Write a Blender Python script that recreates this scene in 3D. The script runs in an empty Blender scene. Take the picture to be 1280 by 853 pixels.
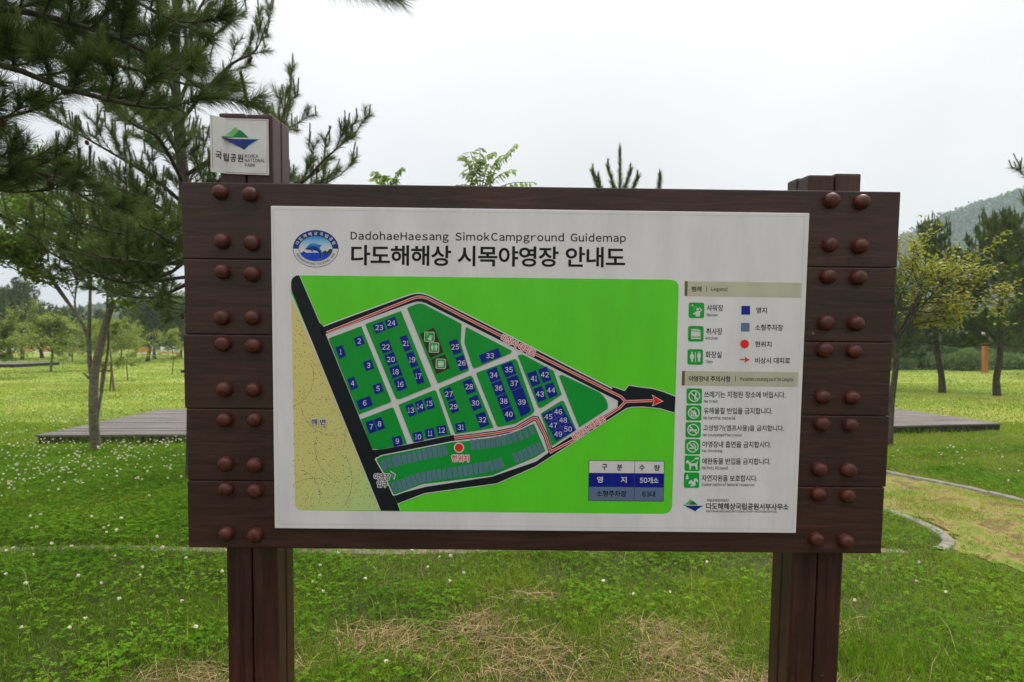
import bpy, bmesh, math, random
import numpy as np
from mathutils import Matrix, Vector

SC = bpy.context.scene
COL = SC.collection
rng = np.random.default_rng(11)
random.seed(5)
R = math.radians
PI = math.pi

# ------------------------------------------------------------------ camera
FPX, EYE = 800.0, 1.6                      # focal length in photo pixels (1280 wide), eye height
cam = bpy.data.cameras.new('camera')
cam.sensor_width = 36.0
cam.lens = FPX * 36.0 / 1280.0
cam.clip_start, cam.clip_end = 0.05, 4000
cam.dof.use_dof = True
cam.dof.focus_distance = 2.2
cam.dof.aperture_fstop = 5.0
camo = bpy.data.objects.new('camera', cam)
camo.location = (0, 0, EYE)
camo.rotation_euler = (R(90), 0, 0)
COL.objects.link(camo)
SC.camera = camo

# ------------------------------------------------------------------ sky, sun, exposure
SUN_EL, SUN_AZ = R(52), R(38)              # azimuth from +Y towards +X
w = bpy.data.worlds.new('World')
SC.world = w
w.use_nodes = True
nt = w.node_tree
bg = nt.nodes['Background']
bg.inputs[1].default_value = 0.1
sky = nt.nodes.new('ShaderNodeTexSky')
sky.sky_type = 'NISHITA'
sky.sun_disc = False
sky.sun_elevation = SUN_EL
sky.sun_rotation = SUN_AZ
sky.air_density, sky.dust_density = 1.0, 3.0
tc = nt.nodes.new('ShaderNodeTexCoord')
sep = nt.nodes.new('ShaderNodeSeparateXYZ')
nt.links.new(tc.outputs['Generated'], sep.inputs[0])


def wnode(kind, **kw):
    n = nt.nodes.new(kind)
    for k, v in kw.items():
        setattr(n, k, v)
    return n


mr = wnode('ShaderNodeMapRange')           # overcast: three times brighter overhead than at the horizon
for i, v in ((1, 0.0), (2, 1.0), (3, 7.25), (4, 44.0)):
    mr.inputs[i].default_value = v
zc = wnode('ShaderNodeMath', operation='MAXIMUM')
zc.inputs[1].default_value = 0.0
nt.links.new(sep.outputs[2], zc.inputs[0])
zp = wnode('ShaderNodeMath', operation='POWER')
zp.inputs[1].default_value = 4.0
nt.links.new(zc.outputs[0], zp.inputs[0])
nt.links.new(zp.outputs[0], mr.inputs[0])
nz = wnode('ShaderNodeTexNoise')
nz.inputs['Scale'].default_value = 2.0
nz.inputs['Detail'].default_value = 4
nt.links.new(tc.outputs['Generated'], nz.inputs['Vector'])
mr2 = wnode('ShaderNodeMapRange')
for i, v in ((1, 0.3), (2, 0.7), (3, 0.86), (4, 1.07)):
    mr2.inputs[i].default_value = v
nt.links.new(nz.outputs[0], mr2.inputs[0])
mul = wnode('ShaderNodeMath', operation='MULTIPLY')
nt.links.new(mr.outputs[0], mul.inputs[0])
nt.links.new(mr2.outputs[0], mul.inputs[1])
mrx = wnode('ShaderNodeMapRange')
mrx.inputs[1].default_value, mrx.inputs[2].default_value = -0.6, 0.6
nt.links.new(sep.outputs[0], mrx.inputs[0])
tint = wnode('ShaderNodeMix', data_type='RGBA')
tint.inputs[6].default_value = (0.965, 0.965, 0.985, 1)
tint.inputs[7].default_value = (1.0, 0.98, 0.95, 1)
nt.links.new(mrx.outputs[0], tint.inputs[0])
scl = wnode('ShaderNodeVectorMath', operation='SCALE')
nt.links.new(tint.outputs[2], scl.inputs[0])
nt.links.new(mul.outputs[0], scl.inputs[3])
mixs = wnode('ShaderNodeMix', data_type='RGBA')
mixs.inputs[0].default_value = 0.94
nt.links.new(sky.outputs[0], mixs.inputs[6])
nt.links.new(scl.outputs[0], mixs.inputs[7])
nt.links.new(mixs.outputs[2], bg.inputs[0])

sun = bpy.data.lights.new('sun', 'SUN')
sun.energy = 1.5
sun.angle = R(15)
sun.color = (1.0, 0.96, 0.9)
suno = bpy.data.objects.new('sun', sun)
sd = Vector((math.sin(SUN_AZ) * math.cos(SUN_EL), math.cos(SUN_AZ) * math.cos(SUN_EL), math.sin(SUN_EL)))
suno.rotation_euler = sd.to_track_quat('Z', 'Y').to_euler()
suno.location = (20, 20, 30)
COL.objects.link(suno)

SC.view_settings.view_transform = 'Standard'
SC.view_settings.look = 'None'
SC.view_settings.exposure = 0.38
SC.view_settings.gamma = 1.0
SC.view_settings.use_curve_mapping = False
SC.render.engine = 'CYCLES'
SC.cycles.max_bounces = 7
SC.cycles.volume_bounces = 0
SC.cycles.use_denoising = True

# ------------------------------------------------------------------ helpers


def lin(c):
    c = c / 255.0
    return c / 12.92 if c <= 0.04045 else ((c + 0.055) / 1.055) ** 2.4


def S(r, g, b, k=1.0):
    return tuple(min(0.92, lin(x) * k) for x in (r, g, b)) + (1.0,)


def tag(o, label=None, cat=None, group=None, kind=None):
    for k, v in (('label', label), ('category', cat), ('group', group), ('kind', kind)):
        if v:
            o[k] = v
    return o


def empty(name, loc, label, cat, group=None, rz=0):
    o = bpy.data.objects.new(name, None)
    o.empty_display_size = 0.1
    o.location = loc
    o.rotation_euler = (0, 0, rz)
    COL.objects.link(o)
    return tag(o, label, cat, group)


def new_mat(name, color=(0.5, 0.5, 0.5, 1), rough=0.6, spec=0.4):
    m = bpy.data.materials.new(name)
    m.use_nodes = True
    b = m.node_tree.nodes['Principled BSDF']
    b.inputs['Base Color'].default_value = color
    b.inputs['Roughness'].default_value = rough
    b.inputs['Specular IOR Level'].default_value = spec
    return m


def ramp_node(t, stops):
    r = t.nodes.new('ShaderNodeValToRGB')
    e = r.color_ramp.elements
    while len(e) < len(stops):
        e.new(0.5)
    for el, (p, c) in zip(e, stops):
        el.position = p
        el.color = c if len(c) == 4 else tuple(c) + (1,)
    return r


def noise_mat(name, stops, scale=(1, 1, 1), nscale=5, detail=6, rough=0.7, spec=0.3, bump=0.0, rough_var=None, dist=0.0):
    m = new_mat(name, rough=rough, spec=spec)
    t = m.node_tree
    b = t.nodes['Principled BSDF']
    c = t.nodes.new('ShaderNodeTexCoord')
    mp = t.nodes.new('ShaderNodeMapping')
    mp.inputs['Scale'].default_value = scale
    n = t.nodes.new('ShaderNodeTexNoise')
    n.inputs['Scale'].default_value = nscale
    n.inputs['Detail'].default_value = detail
    n.inputs['Roughness'].default_value = 0.65
    n.inputs['Distortion'].default_value = dist
    t.links.new(c.outputs['Object'], mp.inputs[0])
    t.links.new(mp.outputs[0], n.inputs['Vector'])
    r = ramp_node(t, stops)
    t.links.new(n.outputs[0], r.inputs[0])
    t.links.new(r.outputs[0], b.inputs['Base Color'])
    if bump:
        bp = t.nodes.new('ShaderNodeBump')
        bp.inputs['Strength'].default_value = bump
        bp.inputs['Distance'].default_value = 0.01
        t.links.new(n.outputs[0], bp.inputs['Height'])
        t.links.new(bp.outputs[0], b.inputs['Normal'])
    if rough_var:
        q = t.nodes.new('ShaderNodeMapRange')
        q.inputs[3].default_value, q.inputs[4].default_value = rough_var
        t.links.new(n.outputs[0], q.inputs[0])
        t.links.new(q.outputs[0], b.inputs['Roughness'])
    return m


def foliage(name, stops, trans=0.35, rough=0.5, spec=0.25):
    m = new_mat(name, rough=rough, spec=spec)
    t = m.node_tree
    b = t.nodes['Principled BSDF']
    a = t.nodes.new('ShaderNodeAttribute')
    a.attribute_name = 'v'
    r = ramp_node(t, stops)
    t.links.new(a.outputs['Fac'], r.inputs[0])
    t.links.new(r.outputs[0], b.inputs['Base Color'])
    tr = t.nodes.new('ShaderNodeBsdfTranslucent')
    t.links.new(r.outputs[0], tr.inputs[0])
    mx = t.nodes.new('ShaderNodeMixShader')
    mx.inputs[0].default_value = trans
    t.links.new(b.outputs[0], mx.inputs[1])
    t.links.new(tr.outputs[0], mx.inputs[2])
    t.links.new(mx.outputs[0], t.nodes['Material Output'].inputs[0])
    return m


def link(name, me, parent=None):
    o = bpy.data.objects.new(name, me)
    COL.objects.link(o)
    if parent is not None:
        o.parent = parent
    return o


def np_mesh(name, V, faces, mat, parent=None, val=None, smooth=False):
    """V (n,3); faces: list of integer arrays (m,k)."""
    me = bpy.data.meshes.new(name)
    V = np.asarray(V, np.float32)
    me.vertices.add(len(V))
    me.vertices.foreach_set('co', V.ravel())
    faces = [np.asarray(f, np.int32) for f in faces if len(f)]
    nl = sum(f.size for f in faces)
    nf = sum(len(f) for f in faces)
    me.loops.add(nl)
    me.polygons.add(nf)
    me.loops.foreach_set('vertex_index', np.concatenate([f.ravel() for f in faces]))
    st, k = [], 0
    for f in faces:
        st.append(k + np.arange(len(f), dtype=np.int32) * f.shape[1])
        k += f.size
    me.polygons.foreach_set('loop_start', np.concatenate(st))
    if smooth:
        me.polygons.foreach_set('use_smooth', np.ones(nf, bool))
    me.update(calc_edges=True)
    if val is not None:
        at = me.attributes.new('v', 'FLOAT', 'FACE')
        at.data.foreach_set('value', np.clip(np.asarray(val, np.float32), 0, 1))
    for m in (mat if isinstance(mat, (list, tuple)) else [mat]):
        me.materials.append(m)
    return link(name, me, parent)


def bm_obj(name, bm, mat, parent=None, smooth=False):
    me = bpy.data.meshes.new(name)
    bm.to_mesh(me)
    bm.free()
    if smooth:
        for p in me.polygons:
            p.use_smooth = True
    for m in (mat if isinstance(mat, (list, tuple)) else [mat]):
        me.materials.append(m)
    return link(name, me, parent)


def add_box(bm, x0, x1, y0, y1, z0, z1, bev=0.0):
    r = bmesh.ops.create_cube(bm, size=1)
    vs = r['verts']
    for v in vs:
        v.co = Vector((x0 if v.co.x < 0 else x1, y0 if v.co.y < 0 else y1, z0 if v.co.z < 0 else z1))
    if bev:
        es = list({e for v in vs for e in v.link_edges})
        bmesh.ops.bevel(bm, geom=es, offset=bev, segments=2, affect='EDGES', profile=0.6)


def vnoise(x, y, seed=0):
    """smooth value noise 0..1, vectorised"""
    x = np.asarray(x, float)
    y = np.asarray(y, float)
    xi, yi = np.floor(x).astype(np.int64), np.floor(y).astype(np.int64)
    fx, fy = x - xi, y - yi
    fx, fy = fx * fx * (3 - 2 * fx), fy * fy * (3 - 2 * fy)

    def h(a, b):
        k = (a * 374761393 + b * 668265263 + seed * 982451653) & 0xffffffff
        k = ((k ^ (k >> 13)) * 1274126177) & 0xffffffff
        return ((k ^ (k >> 16)) & 0xffff) / 65535.0
    return (h(xi, yi) * (1 - fx) + h(xi + 1, yi) * fx) * (1 - fy) + (h(xi, yi + 1) * (1 - fx) + h(xi + 1, yi + 1) * fx) * fy


def fbm(x, y, seed=0, o=3):
    s, a, t = 0, 1.0, 0
    for i in range(o):
        s = s + a * vnoise(np.asarray(x) * 2 ** i, np.asarray(y) * 2 ** i, seed + i)
        t += a
        a *= 0.5
    return s / t


def gz(x, y):
    """ground height"""
    d = np.hypot(x, y)
    return (fbm(np.asarray(x) * 0.7, np.asarray(y) * 0.7, 3) - 0.5) * 0.07 * np.clip(1.2 - d / 40, 0, 1)


def unit(a):
    a = np.asarray(a, float)
    return a / (np.linalg.norm(a, axis=-1, keepdims=True) + 1e-9)


def at(px, py):
    """photo pixel of a point on the level ground -> x, y"""
    d = FPX * EYE / (py - 426.5)
    return (px - 640) / FPX * d, d


# ------------------------------------------------------------------ ground, path, kerbs
KERB_A = [(2.3, 9.8), (2.9, 8.2), (3.3, 7.0), (3.53, 6.0), (3.58, 5.61), (3.56, 5.22), (3.47, 5.02), (3.33, 4.92), (3.2, 4.89)]
KERB_B = [(3.3, 11.2), (4.0, 9.2), (4.56, 7.76), (4.89, 7.11), (5.04, 6.31), (5.15, 5.5), (5.5, 4.6), (6.2, 3.8)]
KERB_C = [(3.05, 4.86), (1.5, 4.9), (-0.6, 4.86), (-3, 4.9), (-6, 4.87), (-11, 4.95)]
PATH = KERB_A[:-1] + [(3.38, 4.8), (3.56, 4.44), (3.9, 4.0), (4.6, 3.55), (5.6, 3.2)] + KERB_B[::-1]


def in_poly(px, py, poly):
    px = np.asarray(px)
    py = np.asarray(py)
    ins = np.zeros(px.shape, bool)
    n = len(poly)
    for i in range(n):
        x0, y0 = poly[i]
        x1, y1 = poly[(i + 1) % n]
        c = ((y0 > py) != (y1 > py)) & (px < (x1 - x0) * (py - y0) / (y1 - y0 + 1e-12) + x0)
        ins ^= c
    return ins


def near_line(px, py, pts):
    px = np.asarray(px)
    py = np.asarray(py)
    d = np.full(px.shape, 1e9)
    for (x0, y0), (x1, y1) in zip(pts[:-1], pts[1:]):
        vx, vy = x1 - x0, y1 - y0
        t = np.clip(((px - x0) * vx + (py - y0) * vy) / (vx * vx + vy * vy), 0, 1)
        d = np.minimum(d, np.hypot(px - x0 - t * vx, py - y0 - t * vy))
    return d


g_mat = new_mat('turf', rough=0.95, spec=0.1)
t = g_mat.node_tree
b = t.nodes['Principled BSDF']
c = t.nodes.new('ShaderNodeTexCoord')
n1 = t.nodes.new('ShaderNodeTexNoise')
n1.inputs['Scale'].default_value = 0.32
n1.inputs['Detail'].default_value = 8
n1.inputs['Roughness'].default_value = 0.7
t.links.new(c.outputs['Object'], n1.inputs['Vector'])
r1 = ramp_node(t, [(0.34, (0.09, 0.15, 0.02)), (0.48, (0.17, 0.235, 0.032)), (0.58, (0.235, 0.27, 0.045)), (0.68, (0.31, 0.26, 0.09))])
t.links.new(n1.outputs[0], r1.inputs[0])
n2 = t.nodes.new('ShaderNodeTexNoise')
n2.inputs['Scale'].default_value = 34
n2.inputs['Detail'].default_value = 6
t.links.new(c.outputs['Object'], n2.inputs['Vector'])
r2 = ramp_node(t, [(0.3, (0.45, 0.45, 0.42)), (0.7, (1.3, 1.3, 1.25))])
t.links.new(n2.outputs[0], r2.inputs[0])
mm = t.nodes.new('ShaderNodeMix')
mm.data_type = 'RGBA'
mm.blend_type = 'MULTIPLY'
mm.inputs[0].default_value = 0.8
t.links.new(r1.outputs[0], mm.inputs[6])
t.links.new(r2.outputs[0], mm.inputs[7])
# near soil carries the shade between blades in its colour; brighter sward farther out
ln_ = t.nodes.new('ShaderNodeVectorMath')
ln_.operation = 'LENGTH'
t.links.new(c.outputs['Object'], ln_.inputs[0])
md_ = t.nodes.new('ShaderNodeMapRange')
md_.inputs[1].default_value, md_.inputs[2].default_value = 5.0, 20.0
t.links.new(ln_.outputs['Value'], md_.inputs[0])
r3 = ramp_node(t, [(0.3, (0.02, 0.024, 0.008)), (0.5, (0.05, 0.055, 0.016)), (0.7, (0.085, 0.065, 0.035))])
t.links.new(n2.outputs[0], r3.inputs[0])
mg = t.nodes.new('ShaderNodeMix')
mg.data_type = 'RGBA'
t.links.new(md_.outputs[0], mg.inputs[0])
t.links.new(r3.outputs[0], mg.inputs[6])
t.links.new(mm.outputs[2], mg.inputs[7])
t.links.new(mg.outputs[2], b.inputs['Base Color'])

ax = np.concatenate([-np.geomspace(700, 12, 26), np.arange(-11.5, 11.6, 0.25), np.geomspace(12, 700, 26)])
ay = np.concatenate([-np.geomspace(120, 3.2, 14), np.arange(-3, 14.1, 0.25), np.geomspace(14.5, 900, 44)])
GX, GY = np.meshgrid(ax, ay)
GV = np.stack([GX.ravel(), GY.ravel(), gz(GX.ravel(), GY.ravel())], 1)
nx, ny = len(ax), len(ay)
idx = np.arange(nx * ny).reshape(ny, nx)
GF = np.stack([idx[:-1, :-1].ravel(), idx[:-1, 1:].ravel(), idx[1:, 1:].ravel(), idx[1:, :-1].ravel()], 1)
ground = np_mesh('ground', GV, [GF], g_mat, smooth=True)
tag(ground, 'level green park lawn with yellowed patches stretching to the hills', 'ground', kind='structure')

path_mat = noise_mat('worn turf', [(0.3, (0.08, 0.12, 0.02)), (0.45, (0.15, 0.165, 0.035)), (0.53, (0.21, 0.16, 0.06)), (0.6, (0.12, 0.075, 0.04)), (0.7, (0.17, 0.17, 0.04))],
                     nscale=3.5, detail=10, rough=0.95, spec=0.1)


def strip(name, pts, width, h, mat, sub=6):
    P = np.array(pts, float)
    seg = np.linalg.norm(np.diff(P, axis=0), axis=1)
    L = np.concatenate([[0], np.cumsum(seg)])
    s = np.linspace(0, L[-1], int(L[-1] / 0.12) + 2)
    x = np.interp(s, L, P[:, 0])
    y = np.interp(s, L, P[:, 1])
    x = np.convolve(np.pad(x, 2, 'edge'), np.ones(5) / 5, 'valid')
    y = np.convolve(np.pad(y, 2, 'edge'), np.ones(5) / 5, 'valid')
    tx, ty = np.gradient(x), np.gradient(y)
    ln = np.hypot(tx, ty)
    nxv, nyv = -ty / ln, tx / ln
    prof = [(-0.5, -0.06), (-0.5, h * 0.85), (-0.42, h), (0.42, h), (0.5, h * 0.85), (0.5, -0.06)]
    jit = (vnoise(s * 5, s * 0, 9) - 0.5) * 0.02
    V = []
    for (u, z) in prof:
        V.append(np.stack([x + nxv * (u * width + jit), y + nyv * (u * width + jit), gz(x, y) + z + (vnoise(s * 3, s * 0 + 4, 2) - 0.5) * 0.012], 1))
    V = np.array(V)                                # (k, n, 3)
    k, n = V.shape[:2]
    id2 = np.arange(k * n).reshape(k, n)
    F = np.stack([id2[:-1, :-1].ravel(), id2[:-1, 1:].ravel(), id2[1:, 1:].ravel(), id2[1:, :-1].ravel()], 1)
    return np_mesh(name, V.reshape(-1, 3), [F], mat, smooth=False)


def path_sheet():
    xs = np.arange(2.0, 7.0, 0.07)
    ys = np.arange(3.0, 11.5, 0.07)
    X, Y = np.meshgrid(xs, ys)
    jx = X + (fbm(X * 3, Y * 3, 21) - 0.5) * 0.35
    jy = Y + (fbm(X * 3, Y * 3, 31) - 0.5) * 0.35
    m = in_poly(jx, jy, PATH)
    V = np.stack([X.ravel(), Y.ravel(), gz(X.ravel(), Y.ravel()) + 0.006], 1)
    id2 = np.arange(X.size).reshape(X.shape)
    f = m[:-1, :-1] & m[1:, 1:]
    F = np.stack([id2[:-1, :-1][f], id2[:-1, 1:][f], id2[1:, 1:][f], id2[1:, :-1][f]], 1)
    return np_mesh('path', V, [F], path_mat, smooth=True)


tag(path_sheet(), 'worn yellow brown turf path between two concrete edgings', 'path', kind='structure')
conc = noise_mat('weathered concrete', [(0.3, (0.09, 0.08, 0.06)), (0.5, (0.17, 0.155, 0.125)), (0.7, (0.25, 0.23, 0.19))], nscale=14, detail=8, rough=0.9, bump=0.3)
soil = noise_mat('dusty soil edging', [(0.3, (0.07, 0.06, 0.035)), (0.5, (0.15, 0.12, 0.08)), (0.7, (0.24, 0.2, 0.14))], nscale=12, detail=8, rough=0.95, bump=0.3)
tag(strip('kerb', KERB_A, 0.085, 0.022, conc), 'concrete kerb curving round the corner of the near lawn', 'kerb', kind='structure')
tag(strip('kerb', KERB_B, 0.085, 0.026, conc), 'concrete kerb along the far side of the worn path', 'kerb', kind='structure')
tag(strip('kerb', KERB_C, 0.1, 0.012, soil), 'low soil covered kerb running straight behind the sign posts', 'kerb', kind='structure')

# ------------------------------------------------------------------ the guide sign
BW, BH = 2.34, 1.213
TILT = Matrix.Rotation(R(0.43), 4, 'Z') @ Matrix.Rotation(R(3.78), 4, 'X') @ Matrix.Rotation(R(0.68), 4, 'Y')
SM = Matrix.Translation((0.091, 2.119, 1.497)) @ TILT        # centre of the board's front face
ZB = 1.50                                                   # board centre above the thing's base
SROOT = SM @ Matrix.Translation((0, 0, -ZB))
SIN = np.array(SM.inverted())
sign = empty('guide_sign', (0, 0, 0), 'big brown wooden campground guide map sign on two posts', 'sign')
sign.matrix_world = SROOT


def P(px, py, off):
    """measured point of the artwork -> sign coordinates, on the plane `off` metres in front of the boards"""
    o = SIN @ np.array([0, 0, EYE, 1.0])
    d = SIN @ np.array([(px - 640) / FPX, 1.0, -(py - 426.5) / FPX, 0.0])
    s = (-off - o[1]) / d[1]
    q = o + d * s
    return (q[0], -off, q[2] + ZB)


def wood(name, axis, cols, rough=(0.38, 0.6)):
    sc = [7, 7, 7]
    sc[axis] = 0.55
    m = noise_mat(name, cols, scale=tuple(sc), nscale=5.5, detail=12, rough=0.45, spec=0.42, bump=0.2, rough_var=rough, dist=0.9)
    t = m.node_tree
    b = t.nodes['Principled BSDF']
    # pale scuffs and chips
    c = t.nodes.new('ShaderNodeTexCoord')
    v = t.nodes.new('ShaderNodeTexNoise')
    v.inputs['Scale'].default_value = 38
    v.inputs['Detail'].default_value = 3
    t.links.new(c.outputs['Object'], v.inputs['Vector'])
    q = t.nodes.new('ShaderNodeMapRange')
    q.inputs[1].default_value, q.inputs[2].default_value = 0.755, 0.8
    t.links.new(v.outputs[0], q.inputs[0])
    src = b.inputs['Base Color'].links[0].from_socket
    mpk = t.nodes.new('ShaderNodeMapping')
    ks = [5.5, 5.5, 5.5]
    ks[axis] = 2.3
    mpk.inputs['Scale'].default_value = ks
    mpk.inputs['Location'].default_value = (0.37, 0.2, 0.61)
    t.links.new(c.outputs['Object'], mpk.inputs[0])
    vo = t.nodes.new('ShaderNodeTexVoronoi')
    vo.inputs['Scale'].default_value = 1.0
    t.links.new(mpk.outputs[0], vo.inputs['Vector'])
    wv = t.nodes.new('ShaderNodeMath')
    wv.operation = 'SINE'
    m0 = t.nodes.new('ShaderNodeMath')
    m0.operation = 'MULTIPLY'
    m0.inputs[1].default_value = 70
    t.links.new(vo.outputs['Distance'], m0.inputs[0])
    t.links.new(m0.outputs[0], wv.inputs[0])
    near = t.nodes.new('ShaderNodeMapRange')
    for i_, v_ in ((1, 0.02), (2, 0.3), (3, 0.55), (4, 0.0)):
        near.inputs[i_].default_value = v_
    t.links.new(vo.outputs['Distance'], near.inputs[0])
    rg = t.nodes.new('ShaderNodeMath')
    rg.operation = 'MULTIPLY_ADD'
    rg.inputs[1].default_value = 0.35
    rg.inputs[2].default_value = 0.45
    t.links.new(wv.outputs[0], rg.inputs[0])
    kf = t.nodes.new('ShaderNodeMath')
    kf.operation = 'MULTIPLY'
    t.links.new(rg.outputs[0], kf.inputs[0])
    t.links.new(near.outputs[0], kf.inputs[1])
    mk = t.nodes.new('ShaderNodeMix')
    mk.data_type = 'RGBA'
    mk.inputs[7].default_value = (0.006, 0.002, 0.002, 1)
    t.links.new(kf.outputs[0], mk.inputs[0])
    t.links.new(src, mk.inputs[6])
    bl = t.nodes.new('ShaderNodeTexNoise')
    bl.inputs['Scale'].default_value = 2.7
    bl.inputs['Detail'].default_value = 7
    bl.inputs['Roughness'].default_value = 0.65
    t.links.new(c.outputs['Object'], bl.inputs['Vector'])
    blr = ramp_node(t, [(0.32, (0.55, 0.5, 0.5)), (0.5, (1, 1, 1)), (0.68, (1.5, 1.5, 1.55))])
    t.links.new(bl.outputs[0], blr.inputs[0])
    mb = t.nodes.new('ShaderNodeMix')
    mb.data_type = 'RGBA'
    mb.blend_type = 'MULTIPLY'
    mb.inputs[0].default_value = 0.9
    t.links.new(mk.outputs[2], mb.inputs[6])
    t.links.new(blr.outputs[0], mb.inputs[7])
    src = mb.outputs[2]
    mx = t.nodes.new('ShaderNodeMix')
    mx.data_type = 'RGBA'
    mx.inputs[7].default_value = (0.3, 0.24, 0.18, 1)
    t.links.new(q.outputs[0], mx.inputs[0])
    t.links.new(src, mx.inputs[6])
    t.links.new(mx.outputs[2], b.inputs['Base Color'])
    return m


wcols = [(0.3, (0.014, 0.0037, 0.0028)), (0.45, (0.025, 0.0068, 0.005)), (0.58, (0.034, 0.0102, 0.0076)), (0.74, (0.06, 0.021, 0.0155))]
wood_x = wood('dark stained plank', 0, wcols)
wood_z = wood('dark stained post', 2, [(0.3, (0.013, 0.0028, 0.0024)), (0.48, (0.032, 0.0075, 0.006)), (0.7, (0.06, 0.0165, 0.0125))])
bolt_mat = noise_mat('brown bolt paint', [(0.35, (0.04, 0.0085, 0.0058)), (0.55, (0.07, 0.0155, 0.0105)), (0.7, (0.1, 0.024, 0.0165)), (0.74, (0.36, 0.3, 0.25))], nscale=30, detail=5, rough=0.42, spec=0.3, bump=0.2, rough_var=(0.28, 0.7))

zl = [BH / 2 - BH * f for f in (0.0, 0.2045, 0.4075, 0.6110, 0.8105, 1.0)]
for i in range(5):
    bm = bmesh.new()
    j = [random.uniform(-0.004, 0.004) for _ in range(3)]
    add_box(bm, -BW / 2 + j[0], BW / 2 + j[1], 0.0 + abs(j[2]) * 0.5, 0.045, zl[i + 1] + 0.0008 + ZB, zl[i] - 0.0008 + ZB, 0.004)
    bm_obj('plank', bm, wood_x, sign)

TW, TX_ = 0.08, 0.09
for side in (-1, 1):
    xo = side * (BW / 2 - 0.105)                           # outer face of the post
    top = (BH / 2 + 0.232 if side < 0 else BH / 2 + 0.062) + ZB
    for col in range(2):
        for row in range(2):
            x0 = xo - side * TX_ * col
            x1 = x0 - side * (TX_ - 0.004)
            y0 = 0.047 + row * (TW + 0.006)
            bm = bmesh.new()
            jt = random.uniform(-0.004, 0.004)
            add_box(bm, min(x0, x1), max(x0, x1), y0, y0 + TW, -0.35, top + jt, 0.007)
            bm_obj('post', bm, wood_z, sign)

BOLT_Y_L = (240, 302, 340, 396.5, 431, 487, 525, 582, 613, 670)
BOLT_Y_R = (252, 308, 347, 405, 440, 498, 532, 589, 621, 678)


def bolt_mesh():
    bm = bmesh.new()
    prof = [(0.0285, 0.0), (0.0285, 0.008), (0.0278, 0.016), (0.0255, 0.024), (0.0205, 0.031), (0.0125, 0.0355), (0.005, 0.037)]
    n = 20
    rings = [[bm.verts.new((r * math.cos(2 * PI * k / n), -y, r * math.sin(2 * PI * k / n))) for k in range(n)] for r, y in prof]
    for a, b2 in zip(rings[:-1], rings[1:]):
        for k in range(n):
            bm.faces.new((a[k], a[(k + 1) % n], b2[(k + 1) % n], b2[k]))
    bm.faces.new(rings[-1])
    bm.normal_update()
    bmesh.ops.recalc_face_normals(bm, faces=bm.faces[:])
    return bm


bolt0 = None
for side, ys in ((-1, BOLT_Y_L), (1, BOLT_Y_R)):
    for colm, xx in enumerate((0.130, 0.227)):
        for k, yy in enumerate(ys):
            px = (275 + 37 * colm + k * 1.1) if side < 0 else (1077 - 39 * colm - k * 2.6)
            z = P(px, yy + (1.5 if colm else 0) * (1 if side < 0 else -1), 0.018)[2]
            if bolt0 is None:
                bolt0 = bm_obj('bolt', bolt_mesh(), bolt_mat, sign, smooth=True)
                o = bolt0
            else:
                o = bolt0.copy()
                COL.objects.link(o)
            o.location = (side * (BW / 2 - xx) + random.uniform(-.002, .002), 0.001, z + random.uniform(-.002, .002))
            o.rotation_euler = (random.uniform(-.08, .08), random.uniform(0, 6), random.uniform(-.08, .08))
            q_ = random.uniform(0.84, 0.92)
            o.scale = (q_, random.uniform(0.74, 0.9), q_)

# --- printed panel
PF = 0.013                                                  # the panel's front face stands this far in front of the planks
LS = 0.00025


def print_mat(name, rgb, k=1.35, rough=0.33):
    c0, c1 = S(*rgb, k * 0.59), S(*rgb, k * 0.68)
    return noise_mat('print ' + name, [(0.35, c0), (0.65, c1)], scale=(4, 4, 0.9), nscale=2.2, detail=5, rough=rough, spec=0.35)


PM = {
    'white': noise_mat('panel white', [(0.32, (0.54, 0.515, 0.545)), (0.6, (0.62, 0.595, 0.625))], scale=(4, 4, 0.8), nscale=2.0, detail=6, rough=0.33, spec=0.4),
    'lime': print_mat('lime', (80, 183, 34), 1.7),
    'green': print_mat('dark green', (0, 132, 46), 1.6),
    'icon': print_mat('icon green', (0, 150, 45), 1.5),
    'black': new_mat('print road black', (0.007, 0.010, 0.014, 1), 0.4, 0.2),
    'ink': new_mat('print ink', (0.006, 0.006, 0.007, 1), 0.45, 0.2),
    'greyink': new_mat('print grey ink', (0.05, 0.05, 0.05, 1), 0.4, 0.2),
    'navy': print_mat('navy', (0, 18, 128), 1.5),
    'slate': print_mat('slate', (88, 105, 140), 1.5),
    'red': print_mat('red', (215, 32, 28), 1.5),
    'brown': new_mat('print brown', (0.03, 0.012, 0.01, 1), 0.35, 0.45),
    'tan': print_mat('tan', (172, 172, 152), 1.5),
    'umber': print_mat('umber', (105, 82, 55), 1.5),
    'pale': new_mat('print pale', (0.54, 0.525, 0.555, 1), 0.35, 0.45),
    'lgreen': print_mat('light green', (95, 165, 95), 1.5),
    'mgreen': print_mat('logo green', (0, 110, 50), 1.5),
    'lblue': print_mat('light blue', (40, 145, 205), 1.5),
    'blue': print_mat('sea blue', (10, 55, 185), 1.5),
    'mblue': print_mat('dolphin blue', (20, 95, 190), 1.5),
    'ring': print_mat('ring navy', (0, 35, 115), 1.5),
    'dark': new_mat('print island', (0.01, 0.03, 0.045, 1), 0.4, 0.4),
}
sand = new_mat('print sand', rough=0.35, spec=0.45)
t = sand.node_tree
c = t.nodes.new('ShaderNodeTexCoord')
sp = t.nodes.new('ShaderNodeSeparateXYZ')
t.links.new(c.outputs['Object'], sp.inputs[0])
ad = t.nodes.new('ShaderNodeMath')
ad.operation = 'SUBTRACT'
t.links.new(sp.outputs[0], ad.inputs[0])
t.links.new(sp.outputs[2], ad.inputs[1])
q = t.nodes.new('ShaderNodeMapRange')
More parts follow.
